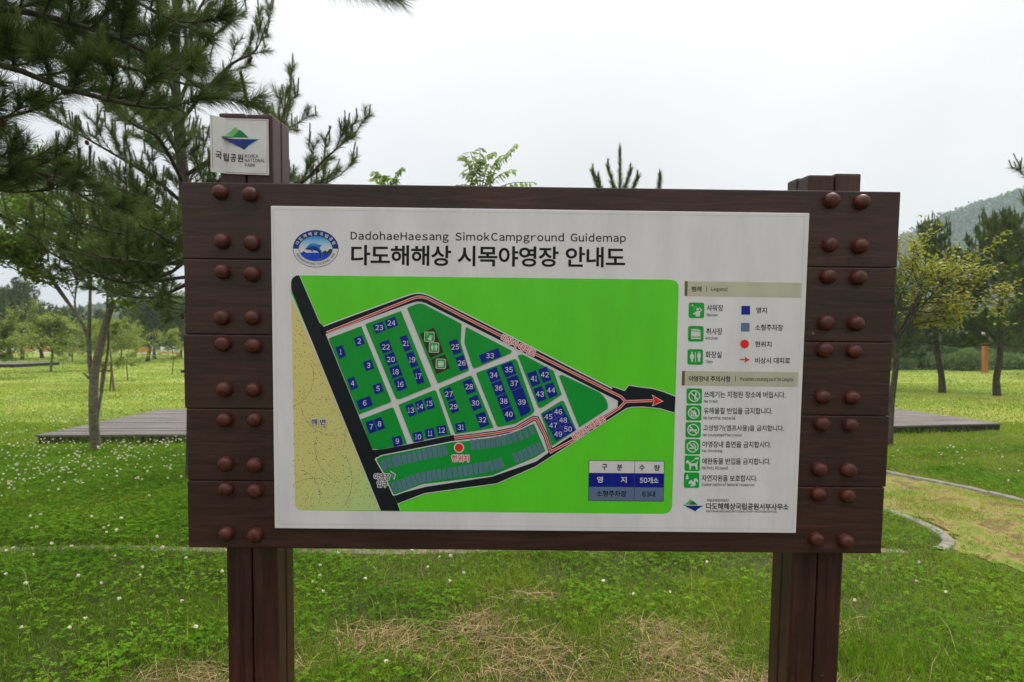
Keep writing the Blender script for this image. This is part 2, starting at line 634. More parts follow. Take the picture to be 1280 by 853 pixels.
q.inputs[1].default_value, q.inputs[2].default_value = -2.45, -1.55
t.links.new(ad.outputs[0], q.inputs[0])
rr = ramp_node(t, [(0.0, S(190, 175, 110, 1.12)), (0.6, S(178, 174, 108, 1.12)), (1.0, S(160, 185, 122, 1.05))])
t.links.new(q.outputs[0], rr.inputs[0])
t.links.new(rr.outputs[0], t.nodes['Principled BSDF'].inputs['Base Color'])
PM['sand'] = sand
grad = new_mat('print sky gradient', rough=0.35, spec=0.45)
t = grad.node_tree
c = t.nodes.new('ShaderNodeTexCoord')
sp = t.nodes.new('ShaderNodeSeparateXYZ')
t.links.new(c.outputs['Object'], sp.inputs[0])
q = t.nodes.new('ShaderNodeMapRange')
zt, zb2 = P(394, 297, PF)[2], P(394, 312, PF)[2]
q.inputs[1].default_value, q.inputs[2].default_value = zb2, zt
t.links.new(sp.outputs[2], q.inputs[0])
rr = ramp_node(t, [(0.0, (0.52, 0.54, 0.54)), (0.35, (0.33, 0.48, 0.54)), (1.0, S(25, 135, 195, 1.05))])
t.links.new(q.outputs[0], rr.inputs[0])
t.links.new(rr.outputs[0], t.nodes['Principled BSDF'].inputs['Base Color'])
PM['grad'] = grad

# panel body
pc = [P(336.5, 257.5, PF), P(1011, 266.5, PF), P(996, 667.5, PF), P(345, 660, PF)]
px0 = (pc[0][0] + pc[3][0]) / 2
px1 = (pc[1][0] + pc[2][0]) / 2
pz0 = (pc[2][2] + pc[3][2]) / 2
pz1 = (pc[0][2] + pc[1][2]) / 2
bm = bmesh.new()
add_box(bm, px0, px1, -PF, -0.0005, pz0, pz1, 0.0025)
panel = bm_obj('map_panel', bm, PM['white'], sign)
panel['label'] = 'white printed guide map panel'


class Art:
    def __init__(self, name, parent, off=PF, fold=None):
        self.name, self.parent, self.off, self.fold = name, parent, off, fold
        self.V, self.F, self.M, self.mats = [], [], [], []

    def mi(self, m):
        if m not in self.mats:
            self.mats.append(m)
        return self.mats.index(m)

    def pt(self, x, y, L):
        p = P(x, y, self.off + L * LS)
        return self.fold(p, L) if self.fold else p

    def raw(self, pts, faces, m, L):
        b = len(self.V)
        self.V += [self.pt(x, y, L) for x, y in pts]
        for f in faces:
            self.F.append([b + i for i in f])
            self.M.append(self.mi(m))

    def poly(self, pts, m, L, r=0):
        if r:
            pts = rounded(pts, r)
        a = sum(x0 * y1 - x1 * y0 for (x0, y0), (x1, y1) in zip(pts, pts[1:] + pts[:1]))
        if a > 0:
            pts = pts[::-1]                                # counter-clockwise seen from the front
        self.raw(pts, [list(range(len(pts)))], m, L)

    def stroke(self, pts, wd, m, L, closed=False):
        p = np.array(pts, float)
        if closed:
            p = np.vstack([p, p[:1]])
        n = len(p)
        seg = unit(np.diff(p, axis=0))
        out = []
        for i in range(n):
            a = seg[i - 1] if i > 0 else (seg[-1] if closed else seg[0])
            b2 = seg[i] if i < n - 1 else (seg[0] if closed else seg[-1])
            na, nb = np.array([-a[1], a[0]]), np.array([-b2[1], b2[0]])
            mt = unit(na + nb)
            k = min(2.0, 1.0 / max(0.3, float(mt @ na)))
            out.append((p[i] + mt * k * wd / 2, p[i] - mt * k * wd / 2))
        V = [tuple(v) for pr in out for v in pr]
        F = [[2 * i, 2 * i + 2, 2 * i + 3, 2 * i + 1] for i in range(n - 1)]
        self.raw(V, F, m, L)

    def ellipse(self, cx, cy, rx, ry, m, L, n=40, a0=0, a1=360):
        full = abs(a1 - a0) >= 360
        k = n if full else n + 1
        pts = [(cx + rx * math.cos(R(a0 + (a1 - a0) * i / n)), cy + ry * math.sin(R(a0 + (a1 - a0) * i / n))) for i in range(k)]
        self.poly(pts, m, L)

    def ring(self, cx, cy, rx, ry, rx2, ry2, m, L, a0=0, a1=360, n=48):
        V, F = [], []
        for i in range(n + 1):
            a = R(a0 + (a1 - a0) * i / n)
            V += [(cx + rx * math.cos(a), cy + ry * math.sin(a)), (cx + rx2 * math.cos(a), cy + ry2 * math.sin(a))]
        F = [[2 * i, 2 * i + 1, 2 * i + 3, 2 * i + 2] for i in range(n)]
        self.raw(V, F, m, L)

    def box(self, cx, cy, wd, h, m, L, ang=0.0, r=0):
        ca, sa = math.cos(R(ang)), math.sin(R(ang))
        pts = [(cx + u * ca - v * sa, cy + u * sa + v * ca) for u, v in ((-wd / 2, -h / 2), (wd / 2, -h / 2), (wd / 2, h / 2), (-wd / 2, h / 2))]
        self.poly(pts, m, L, r)

    def text(self, s, x0, y0, x1, y1, h, m, L, bold=0.0, halo=None, sp=1.0):
        V, F = text_mesh(s, bold, sp)
        lo, hi = V.min(0), V.max(0)
        uv = (V - lo) / (hi - lo)
        d = np.array([x1 - x0, y1 - y0], float)
        nrm = np.array([-d[1], d[0]]) / np.hypot(*d)
        pts = np.array([x0, y0]) + uv[:, :1] * d + nrm * (0.5 - uv[:, 1:]) * h
        if halo:
            for i in range(10):
                a = 2 * PI * i / 10
                self.raw([tuple(p) for p in pts + np.array([math.cos(a), math.sin(a)]) * 0.95], F, halo, L - 0.7 + i * 0.05)
        self.raw([tuple(p) for p in pts], F, m, L)

    def build(self):
        me = bpy.data.meshes.new(self.name)
        me.from_pydata(self.V, [], self.F)
        for m in self.mats:
            me.materials.append(PM[m])
        me.polygons.foreach_set('material_index', self.M)
        me.update()
        return link(self.name, me, self.parent)


def rounded(pts, r, n=4):
    out = []
    k = len(pts)
    rs = r if isinstance(r, (list, tuple)) else [r] * k
    for i in range(k):
        p, a, b2 = (np.array(pts[j % k], float) for j in (i, i - 1, i + 1))
        ri = rs[i]
        if ri <= 0:
            out.append(tuple(p))
            continue
        da, db = unit(a - p), unit(b2 - p)
        l = min(ri, 0.45 * np.linalg.norm(a - p), 0.45 * np.linalg.norm(b2 - p))
        for q in range(n + 1):
            u = q / n
            out.append(tuple((1 - u) ** 2 * (p + da * l) + 2 * u * (1 - u) * p + u * u * (p + db * l)))
    return out


_tc = {}


def glyph_mesh(s, bold):
    key = (s, bold)
    if key not in _tc:
        cu = bpy.data.curves.new('lettering', 'FONT')
        cu.body = s
        cu.offset = bold
        cu.resolution_u = 3
        o = bpy.data.objects.new('lettering', cu)
        COL.objects.link(o)
        bpy.context.view_layer.update()
        dg = bpy.context.evaluated_depsgraph_get()
        me = bpy.data.meshes.new_from_object(o.evaluated_get(dg), depsgraph=dg)
        V = np.array([v.co[:2] for v in me.vertices])
        F = [list(p.vertices) for p in me.polygons]
        bpy.data.objects.remove(o)
        bpy.data.curves.remove(cu)
        bpy.data.meshes.remove(me)
        _tc[key] = (V, F)
    return _tc[key]


def text_mesh(s, bold, sp):
    """set a line glyph by glyph; Latin letters come from the full-width range of the same sans face"""
    x, Vs, Fs, n = 0.0, [], [], 0
    for ch in s:
        if ch == ' ':
            x += 0.27 * sp
            continue
        asc = 0x21 <= ord(ch) <= 0x7e
        V, F = glyph_mesh(chr(ord(ch) + 0xfee0) if asc and ch not in '.()' else ch, bold)
        lo, hi = V.min(0), V.max(0)
        if asc:
            gap = 0.075 * sp
            Vs.append(V + np.array([x - lo[0] + gap / 2, 0]))
            x += hi[0] - lo[0] + gap
        else:
            Vs.append(V + np.array([x, 0]))
            x += 0.9 * sp
        Fs += [[i + n for i in f] for f in F]
        n += len(V)
    return np.vstack(Vs), Fs


# --- title and crest
A = Art('title_lettering', panel)
A.text('DadohaeHaesang SimokCampground Guidemap', 438.3, 296, 782.3, 298.9, 13.6, 'ink', 2, 0.012, sp=1.9)
A.text('다도해해상 시목야영장 안내도', 439, 319, 781.5, 322, 25.5, 'ink', 2, 0.021)
A.build()

A = Art('park_crest', panel)
cx, cy = 394.6, 311.1
A.ellipse(cx, cy, 28.6, 23.4, 'ring', 1, 64)
A.ellipse(cx, cy, 28.0, 22.8, 'pale', 2, 64)
A.ring(cx, cy, 28.2, 23.0, 21.0, 15.4, 'ring', 3, 180, 360)
A.ellipse(cx, cy, 21.3, 15.7, 'slate', 3.5, 64)
A.ellipse(cx, cy, 20.8, 15.2, 'grad', 4, 64)
A.ellipse(cx, cy, 20.8, 15.2, 'blue', 5, 40, 19, 161)


def crop5(pts):
    return [(355 + x / 14.22, 280 + y / 14.22) for x, y in pts]


A.poly(crop5([(315, 514), (335, 492), (352, 485), (370, 497), (385, 514)]), 'dark', 6)
A.poly(crop5([(680, 520), (690, 490), (715, 485), (728, 468), (750, 478), (765, 500), (785, 470), (815, 445), (845, 445), (858, 470), (850, 500), (835, 535), (760, 535)]), 'dark', 6)
A.poly(crop5([(370, 452), (400, 420), (440, 372), (500, 343), (555, 347), (600, 368), (668, 376), (640, 410), (632, 430), (665, 480), (682, 540), (678, 600), (660, 648), (575, 655), (565, 650), (610, 628), (628, 600), (640, 550), (622, 510), (580, 482), (540, 470), (515, 470), (508, 505), (492, 500), (482, 466), (430, 462)]), 'mblue', 7)
A.poly(crop5([(372, 452), (430, 425), (500, 400), (560, 405), (612, 440), (655, 500), (668, 560), (650, 625), (632, 610), (642, 545), (622, 505), (580, 478), (520, 462), (430, 460)]), 'ring', 8)
A.poly(crop5([(455, 385), (510, 352), (560, 356), (610, 385), (560, 375), (505, 372)]), 'lblue', 8)
for i, ch in enumerate('다도해해상국립공원'):
    a = R(203 + i * (134 / 8))
    x, y = cx + 24.5 * math.cos(a), cy + 19.0 * math.sin(a)
    tx, ty = -24.5 * math.sin(a), 19.0 * math.cos(a)
    l = math.hypot(tx, ty)
    A.text(ch, x - tx / l * 2.1, y - ty / l * 2.1, x + tx / l * 2.1, y + ty / l * 2.1, 4.3, 'pale', 5, 0.02)
s = 'DADOHAEHAESANG NATIONAL PARK'
for i, ch in enumerate(s):
    if ch != ' ':
        a = R(160 - i * (140 / (len(s) - 1)))
        x, y = cx + 24.4 * math.cos(a), cy + 19.0 * math.sin(a)
        tx, ty = 24.4 * math.sin(a), -19.0 * math.cos(a)
        l = math.hypot(tx, ty)
        A.text(ch, x - tx / l * 0.75, y - ty / l * 0.75, x + tx / l * 0.75, y + ty / l * 0.75, 2.7, 'ink', 5, 0.01)
A.build()

# --- the map
A = Art('campground_map', panel)
outer = [(363.6, 344.2), (848.7, 349.9), (840, 642.8), (369, 638)]
A.poly(outer, 'lime', 1, [13, 11, 12, 9])
A.poly([(364, 369), (403.3, 460), (476, 638.2), (369, 638)], 'sand', 2, [0, 0, 0, 9])
# black roads with pale edges
left_road = [(364, 362), (363.8, 352), (366, 347), (371, 344.4), (374, 344.4), (399.6, 404), (402, 409), (408.6, 421.4), (465.5, 562), (469.5, 573.5), (491.8, 618.5), (497, 630), (500, 638.8), (476, 638.4), (403.3, 460)]
A.stroke([(364, 369), (403.3, 460), (476, 638.4)], 1.8, 'pale', 5)
A.stroke([(373.9, 344.5), (399.6, 404.2)], 1.8, 'pale', 5)
A.stroke([(497, 629.5), (500, 638.6)], 1.8, 'pale', 5)
ring = [(401, 415.2), (408, 412.6), (440, 400.6), (500, 378.8), (515, 373.6), (521, 372.4), (527, 372.6), (534, 374.6), (577, 396), (627, 421.2), (667, 441.8), (750, 484.5), (777, 498)]
camp = [(404, 416), (521, 375), (530, 376), (577, 398), (627, 422), (767, 493), (773, 506), (690, 563), (684, 571), (669, 579), (614, 599), (531, 611), (492, 621), (466, 562)]
A.poly(camp, 'pale', 3)
lower_out = [(843, 516), (825, 510.5), (804, 508.4), (790, 508.7), (783, 510.3), (676, 578.8), (669, 583.3), (621, 604.4), (531, 616.5), (497.3, 629.5), (490, 624)]
lower_in = [(485, 610), (491.8, 618.4), (532, 607.9), (614.6, 595.3), (669.5, 576.5), (684, 566.2), (690, 559.5), (772, 508), (772.5, 500), (765, 494)]
east_top = [(755, 478), (765.2, 483.7), (781, 489), (786, 482.2), (800, 484.5), (815, 486), (830, 490.5), (844.4, 496.2)]
A.poly(lower_out[:-1] + [(492, 618.4)] + lower_in[2:] + east_top[1:], 'black', 6)
A.stroke(lower_out[:-1], 1.8, 'pale', 5)
A.stroke(lower_in[1:8], 1.6, 'pale', 6.5)
A.stroke(east_top[1:], 1.8, 'pale', 5)
A.stroke(ring, 12.6, 'pale', 5)
A.stroke(ring, 9.8, 'black', 6)
A.poly(left_road, 'black', 6, [4, 3, 3, 1, 0, 5, 3] + [0] * 8)
A.stroke([(466, 567.5), (474, 566.8), (480, 566.2), (510, 560.5), (568, 548.4)], 9.4, 'black', 6)
A.poly([(399.8, 404), (404.5, 408.4), (412, 406.8), (405, 411), (400, 410)], 'black', 6.4)
# escape route: red line between thin white lines
route_a = [(408, 416.2), (515, 373.5), (521, 371.6), (528, 371.5), (534, 373), (626.5, 420.2), (667, 441.5), (776.6, 496.4), (782, 502.2), (774.7, 509.8), (755, 522.5), (721, 548), (688.6, 565), (682, 545), (671, 523.5), (667, 523), (644.2, 536.6), (620, 541.6), (568, 548)]
A.stroke(route_a[12:], 6.0, 'black', 6.6)
A.stroke(route_a, 3.3, 'pale', 7)
A.stroke(route_a, 1.9, 'red', 8)
A.stroke([(782, 502.2), (816, 501)], 3.3, 'pale', 7)
A.stroke([(782, 502.2), (817, 501)], 1.9, 'red', 8)
A.poly([(814.8, 493.5), (829.3, 501.9), (814.8, 508.2), (817.5, 501)], 'pale', 7.2)
A.poly([(816, 494.9), (827.6, 501.9), (816, 507), (818, 501)], 'red', 8.2)
blocks = [
    ([(410.4, 423.2), (451.5, 407.9), (489.4, 502.4), (448.5, 518.3)], [3, 1, 2, 1]),
    ([(451, 524.2), (491.5, 508.8), (509, 554.8), (476, 561.9), (465, 561.2)], [0, 3, 0, 1, 1]),
    ([(456.3, 405.4), (501.2, 388.8), (539.2, 483.2), (495.6, 500.6)], [1, 1, 2, 5]),
    ([(498, 506.2), (544.6, 487), (563.8, 543.8), (516, 552.8)], [1, 4, 0, 0]),
    ([(508.6, 385), (522, 379.6), (528.5, 379.8), (577, 405), (576, 429), (586.6, 463.2), (547, 479.6)], [1, 3, 3, 1, 1, 2, 2]),
    ([(582, 408.4), (640, 438.6), (638.4, 441.8), (591.6, 461.6), (580.4, 429)], [2, 3, 1, 4, 1]),
    ([(594.6, 466.4), (645.5, 448), (668.6, 514.6), (663, 519.4), (644, 530), (621.6, 534.2)], [3, 4, 3, 3, 3, 3]),
    ([(548.2, 486.2), (589.8, 468.8), (617.3, 535), (568.8, 543.2)], [2, 4, 2, 1]),
    ([(646.8, 444.2), (653, 443.2), (692, 463.6), (702.3, 493.6), (673.8, 512)], [2, 2, 1, 2, 5]),
    ([(675.6, 517.2), (704, 499.6), (720.4, 537.5), (690.3, 557.8)], [2, 4, 0, 1]),
    ([(698.6, 470), (702.5, 468.6), (749.4, 490.6), (757.5, 499), (759.9, 506), (759.7, 511.3), (724, 534.7)], [1, 2, 1, 2, 1, 1, 1]),
]
for pts, r in blocks:
    A.poly(pts, 'green', 9, r)
park = [(470, 574.5), (476.7, 570.3), (565, 552.9), (586.4, 551.2), (630, 545), (647, 538.6), (667.5, 529.6), (682, 564), (668.8, 572.2), (615, 594.8), (527.5, 605.8), (494.7, 618.3), (491.6, 618.3), (485.3, 604), (479.8, 591.7)]
A.stroke(park, 2.4, 'pale', 8.6, closed=True)
A.poly(park, 'green', 9, 1.5)


def plot(n, cx, cy, wd, h, ang=-20.5, w2=None):
    ca, sa = math.cos(R(ang)), math.sin(R(ang))
    sa2, ca2 = math.sin(R(-ang)) * 0.98, math.cos(R(ang))
    pts = [(cx + u * ca + v * sa2, cy + u * sa + v * ca2) for u, v in ((-wd / 2, -h / 2), (wd / 2, -h / 2), (wd / 2, h / 2), (-wd / 2, h / 2))]
    A.poly(pts, 'navy', 10)
    number(n, cx, cy)


def number(n, x, y):
    t = str(n)
    ws = [2.4 if ch == '1' else 4.4 for ch in t]
    x -= (sum(ws) + 0.9 * (len(t) - 1)) / 2
    for ch, wd in zip(t, ws):
        A.text(ch, x, y, x + wd, y, 6.5, 'pale', 11, 0.008)
        x += wd + 0.9


for a in [(1, 425.9, 440, 9.4, 15), (2, 449, 426.5, 11, 11.7), (3, 460.7, 456.9, 11, 12), (4, 440.8, 479.5, 9.5, 15), (5, 472.5, 485.9, 11.3, 12), (6, 455.9, 503.9, 18, 12.5),
          (7, 464, 533.7, 10.3, 15.5), (8, 474.4, 530.1, 10, 15.5), (9, 496.7, 551.6, 11.5, 12, -14), (10, 522.7, 546.2, 12, 12, -11), (11, 537.6, 542, 11.5, 12, -11), (12, 552.3, 538, 12, 12, -11),
          (13, 513.7, 512.9, 10, 15), (14, 525.2, 508.4, 10, 15), (15, 536.8, 504.5, 10, 15), (16, 500.6, 480.5, 13.2, 15.2), (17, 523.1, 470.4, 9.7, 19.5), (18, 494.7, 465, 13.2, 15.2),
          (19, 515.2, 449.9, 9.7, 19.5), (20, 488.6, 449.5, 13.2, 15.2), (21, 507.1, 429.4, 9.7, 19.5), (22, 482.4, 434, 13.2, 15.2), (23, 474, 409.7, 13.7, 12), (24, 489.3, 403.9, 14.4, 12),
          (25, 569, 433.9, 11, 18), (26, 577.1, 454, 11, 18), (27, 561.1, 492.8, 9.8, 15.2), (28, 586.4, 483.6, 12, 17.5), (29, 567, 508.5, 10, 15.2), (30, 594.2, 504, 12, 17.5),
          (31, 575.9, 534.3, 12, 11.7, -12), (32, 602.9, 524.9, 12.3, 18), (33, 612.6, 444.9, 26, 11.5), (34, 617.1, 469.1, 13.6, 16.8), (36, 623.2, 485.3, 13.6, 16.8), (38, 629.6, 501.6, 13.6, 16.8),
          (40, 636, 518, 13.6, 16.8), (35, 636, 462.3, 15, 17.4), (37, 642.7, 479.3, 15, 17.4), (41, 667.4, 473.4, 11.7, 18), (42, 681.1, 468.6, 11.7, 18), (43, 675, 492.8, 11.7, 18), (44, 688.9, 488, 11.7, 18)]:
    plot(*a)
A.poly([(639, 488.4), (653.2, 483.4), (663.8, 514.3), (651.2, 521.8)], 'navy', 10)
number(39, 652.3, 502.8)
A.poly([(677.6, 518.4), (701.6, 506.2), (719.4, 538.4), (695, 551.6)], 'navy', 10)
for n, x, y in ((45, 685.6, 521.2), (46, 697.8, 514.9), (47, 691.6, 532), (48, 704, 525.4), (49, 697.8, 542.8), (50, 710, 536.6)):
    number(n, x, y)
for p in ([(689.6, 512.3), (707.2, 545)], [(683.4, 529.4), (707.5, 516.9)], [(689.2, 540.5), (713.5, 527.6)], [(633, 490.6 + 2.4), (619.8, 497.7 - 0.5)], [(626.5, 474.7 - 0.4), (613, 479.3)], [(639.4, 507.3), (626.3, 512.4)],
          [(646, 467.6), (632, 472.6)], [(653, 484), (639, 489)], [(495.6, 454.4), (481.6, 459.4)], [(501.6, 470), (487.6, 475)], [(489.4, 439), (475.4, 444)], [(516, 437.4), (505.6, 441.2)], [(524, 457.6), (513.6, 461.4)], [(472, 539), (467, 525)]):
    A.stroke(p, 0.45, 'slate' if p[0][0] > 600 else 'icon', 10.5)


# --- pictograms
def icon(A, cx, cy, s, kind, L=12, border=False):
    def T(pts):
        return [(cx + (x - 50) / 100 * s, cy + (y - 50) / 100 * s) for x, y in pts]
    if border:
        A.box(cx, cy, s + 1.3, s + 1.3, 'pale', L, 1, 1.8)
    A.box(cx, cy, s, s, 'icon', L + 0.5, 0.8, s * 0.14)
    M = L + 1
    W = 'pale'
    k = s / 100

    def ban():
        A.ring(cx, cy, 38 * k, 38 * k, 31 * k, 31 * k, W, M + 1.5, 0, 360, 28)
        A.stroke(T([(26, 26), (74, 74)]), 7.5 * k, W, M + 1.5)
    if kind == 'shower':
        A.ellipse(*T([(24, 17)])[0], 5.5 * k, 5.5 * k, W, M, 10)
        for x in ((34, 54), (42, 46), (52, 36), (60, 30)):
            A.stroke(T([(28, 21), x]), 2.2 * k, 'lgreen', M)
        A.ellipse(*T([(58, 44)])[0], 8.5 * k, 8.5 * k, W, M, 14)
        A.poly(T([(30, 72), (46, 58), (56, 55), (70, 56), (78, 48), (68, 34), (70, 29), (86, 48), (72, 64), (72, 90), (46, 90), (45, 80), (33, 77)]), W, M + 0.5)
    elif kind == 'kitchen':
        A.poly(T([(20, 20), (56, 20), (80, 27), (80, 33), (20, 28)]), W, M)
        A.poly(T([(20, 34), (80, 37), (80, 72), (20, 72)]), W, M)
        for i in range(6):
            A.poly(T([(23 + i * 9.5, 73), (27 + i * 9.5, 63), (31 + i * 9.5, 73)]), 'icon', M + 0.5)
        A.poly(T([(20, 75), (80, 75), (80, 83), (20, 83)]), W, M)
    elif kind == 'toilet':
        A.stroke(T([(51, 18), (51, 82)]), 5 * k, W, M)
        for x, sk in ((29, 1), (74, 0)):
            A.ellipse(*T([(x, 21)])[0], 5.2 * k, 5.2 * k, W, M, 12)
            if sk:
                A.poly(T([(x - 7, 28), (x + 7, 28), (x + 15, 50), (x + 10, 52), (x + 8, 48), (x + 11, 62), (x + 6, 63), (x + 5, 82), (x - 5, 82), (x - 6, 63), (x - 11, 62), (x - 8, 48), (x - 10, 52), (x - 15, 50)]), W, M)
            else:
                A.poly(T([(x - 11, 28), (x + 11, 28), (x + 13, 52), (x + 8, 53), (x + 7, 82), (x + 1, 82), (x, 60), (x - 1, 82), (x - 7, 82), (x - 8, 53), (x - 13, 52)]), W, M)
    elif kind == 'trash':
        A.poly(T([(54, 38), (58, 26), (64, 24), (66, 38), (62, 52), (64, 74), (52, 74), (50, 52)]), W, M)
        A.poly(T([(32, 54), (42, 54), (40, 74), (34, 74)]), 'lgreen', M)
        ban()
    elif kind == 'harmful':
        A.poly(T([(30, 40), (36, 40), (36, 66), (66, 66), (68, 73), (30, 73)]), W, M)
        A.poly(T([(44, 62), (42, 48), (50, 40), (54, 28), (60, 42), (68, 50), (66, 62)]), W, M + 0.4)
        ban()
    elif kind == 'loud':
        A.poly(T([(26, 42), (42, 48), (74, 48), (74, 57), (42, 56), (26, 64)]), W, M)
        A.stroke(T([(46, 62), (64, 62)]), 4 * k, W, M)
        ban()
    elif kind == 'smoke':
        A.poly(T([(28, 56), (54, 56), (54, 64), (28, 64)]), W, M)
        A.stroke(T([(58, 60), (68, 54), (60, 40), (50, 28)]), 3 * k, W, M)
        A.stroke(T([(68, 62), (72, 52), (66, 40), (58, 30)]), 3 * k, W, M)
        ban()
    elif kind == 'pets':
        A.poly(T([(8, 42), (20, 28), (32, 38), (36, 50), (76, 50), (82, 36), (86, 40), (82, 60), (84, 74), (84, 90), (74, 90), (72, 74), (68, 66), (46, 66), (42, 74), (40, 90), (30, 90), (32, 66), (28, 54), (20, 50), (12, 50)]), W, M)
        A.stroke(T([(36, 46), (58, 32), (72, 24)]), 3 * k, W, M)
        A.ellipse(*T([(80, 18)])[0], 14 * k, 7 * k, W, M, 16)
    elif kind == 'nature':
        A.poly(T([(22, 10), (30, 30), (27, 30), (33, 42), (24, 42), (24, 46), (20, 46), (20, 42), (10, 42), (16, 30), (14, 30)]), W, M)
        A.poly(T([(30, 66), (38, 54), (50, 50), (56, 58), (60, 64), (64, 56), (64, 46), (72, 38), (84, 40), (92, 52), (92, 66), (84, 60), (76, 54), (74, 62), (76, 74), (72, 88), (44, 90), (40, 84), (52, 82), (46, 72), (34, 76)]), W, M)


A.poly([(525, 417.4), (542.5, 409.5), (554.6, 440.5), (537.7, 448)], 'brown', 10)
A.poly([(538.7, 450), (556.3, 443.2), (562.6, 460.6), (545.7, 468)], 'brown', 10)
icon(A, 536.7, 421.3, 11.3, 'shower', 11, True)
icon(A, 542.6, 434.7, 11.3, 'toilet', 11, True)
icon(A, 551, 455, 11.3, 'kitchen', 11, True)
# parking bays
row1 = [(440 + x / 6.4, 530 + y / 6.4) for x, y in zip((255, 297, 342, 376, 418, 458, 500, 541, 582, 622, 662, 702, 743), (325, 312, 300, 289, 280, 272, 263, 253, 243, 235, 227, 219, 212))]
for i, (x, y) in enumerate(row1):
    A.box(x, y, 4.6, 13.2, 'slate', 10, -18 + i * 0.6)
row2 = [(590.5, 556, -5), (597, 555.3, -5), (603.4, 554.8, -5), (609.8, 554.2, -5), (616.2, 553.2, -5), (622.8, 551.8, -8), (629.4, 550.5, -12), (636, 548.8, -16), (642.9, 546.9, -20), (650, 544.3, -24), (657.5, 541.2, -27), (664.4, 537.6, -25)]
for x, y, a in row2:
    A.box(x, y, 4.7, 12.6, 'slate', 10, a)
row3 = [(338, 508), (378, 495), (418, 482), (458, 468), (495, 453), (535, 435), (575, 427), (617, 420), (657, 412), (698, 406), (740, 402), (782, 393), (823, 388), (865, 381), (907, 375), (948, 367), (990, 360), (1032, 352), (1072, 346), (1113, 337), (1153, 325), (1192, 313)]
for i, (x, y) in enumerate(row3):
    A.box(440 + x / 6.4, 530 + y / 6.4, 4.6, 13.4, 'slate', 10, -20 if i < 6 or i > 18 else -7)
for x, y in ((644.8, 572.8), (651, 570.3), (657, 567.6), (663, 564.9), (669, 562.3), (674.9, 559.8)):
    A.box(x, y, 4.6, 13, 'slate', 10, -23)
A.ellipse(573.8, 559.8, 6.4, 6.4, 'pale', 10, 28)
A.ellipse(573.8, 559.8, 5.1, 5.1, 'red', 11, 28)
A.text('현위치', 564.8, 573, 586, 573.4, 8.4, 'red', 12, 0.025, 'pale')
A.text('야영장', 467.6, 596, 487.8, 596.4, 7.6, 'ink', 12, 0.02, 'pale')
A.text('입구', 471.4, 605.4, 484.6, 605.7, 7.6, 'ink', 12, 0.02, 'pale')
A.poly([(487.6, 588.2), (495, 593.4), (492.6, 600.2)], 'pale', 10)
A.poly([(488.6, 590), (493.9, 593.7), (492.1, 598.4)], 'slate', 11)
A.text('해 변', 389, 527.6, 407, 528, 7.6, 'ink', 12, 0.022, 'pale')
A.text('비상시 대피로', 627.5, 421.6, 668.5, 442.6, 8.6, 'red', 12, 0.02, 'pale')
A.text('비상시 대피로', 716.5, 547.6, 755, 522.8, 8.6, 'red', 12, 0.02, 'pale')
# sand dots: loose rows along wandering arcs plus an even scatter
k = 0
while k < 560:
    x, y = random.uniform(366, 474), random.uniform(380, 636)
    xr = 403.3 + (x - 403.3) * 0
    edge = 364 + (y - 369) * (39.3 / 91) if y < 460 else 403.3 + (y - 460) * (72.7 / 178)
    if x > edge - 3 or (y > 625 and x < 374):
        continue
    if math.sin(x * 0.9 + 3 * math.sin(y * 0.05)) * math.sin(y * 0.8 + x * 0.1) < -0.35:
        continue
    A.box(x, y, 0.78, 0.78, 'ink', 3)
    k += 1
for x0, y0, r0, a0, a1 in ((350, 470, 42, -20, 75), (420, 500, 45, 95, 170), (372, 540, 60, -40, 20), (392, 640, 42, 190, 300), (440, 560, 46, 110, 200), (380, 600, 60, -30, 50), (366, 620, 34, -70, 20)):
    for i in range(int(r0 * R(a1 - a0) / 2.0)):
        a = R(a0) + i * 2.0 / r0
        x, y = x0 + r0 * math.cos(a) + random.uniform(-.4, .4), y0 + r0 * math.sin(a) + random.uniform(-.4, .4)
        edge = 364 + (y - 369) * (39.3 / 91) if y < 460 else 403.3 + (y - 460) * (72.7 / 178)
        if 366 < x < edge - 3 and 380 < y < 634:
            A.box(x, y, 0.78, 0.78, 'ink', 3.2)
A.build()

# --- quantity table
A = Art('quantity_table', panel)
A.poly([(736, 575.4), (830.9, 576.4), (829.6, 627.3), (735.2, 626.2)], 'greyink', 2, 1)
A.poly([(736.8, 576.2), (830, 577.2), (829.7, 592), (736.5, 591.2)], 'pale', 3)
A.poly([(736.5, 591.6), (829.7, 592.4), (829.3, 609.2), (736.1, 608.3)], 'navy', 3)
A.poly([(736.1, 608.9), (829.3, 609.8), (828.9, 626.5), (735.9, 625.4)], 'slate', 3)
A.stroke([(793.6, 576.8), (792.6, 625.9)], 0.7, 'greyink', 4)
for s, x0, x1, y, m in (('구', 752.2, 759.3, 584, 'ink'), ('분', 771.2, 777.8, 584.3, 'ink'), ('수', 799, 806, 584.7, 'ink'), ('량', 817.9, 824.7, 585, 'ink'),
                        ('영', 746.2, 753.6, 599.7, 'pale'), ('지', 775.9, 783.3, 600, 'pale'), ('50개소', 799.7, 823.2, 600.5, 'pale'),
                        ('소형주차장', 745.9, 783.1, 617, 'ink'), ('63대', 802.8, 819, 617.6, 'ink')):
    A.text(s, x0, y, x1, y + (x1 - x0) * 0.01, 7.8, m, 5, 0.018)
A.build()

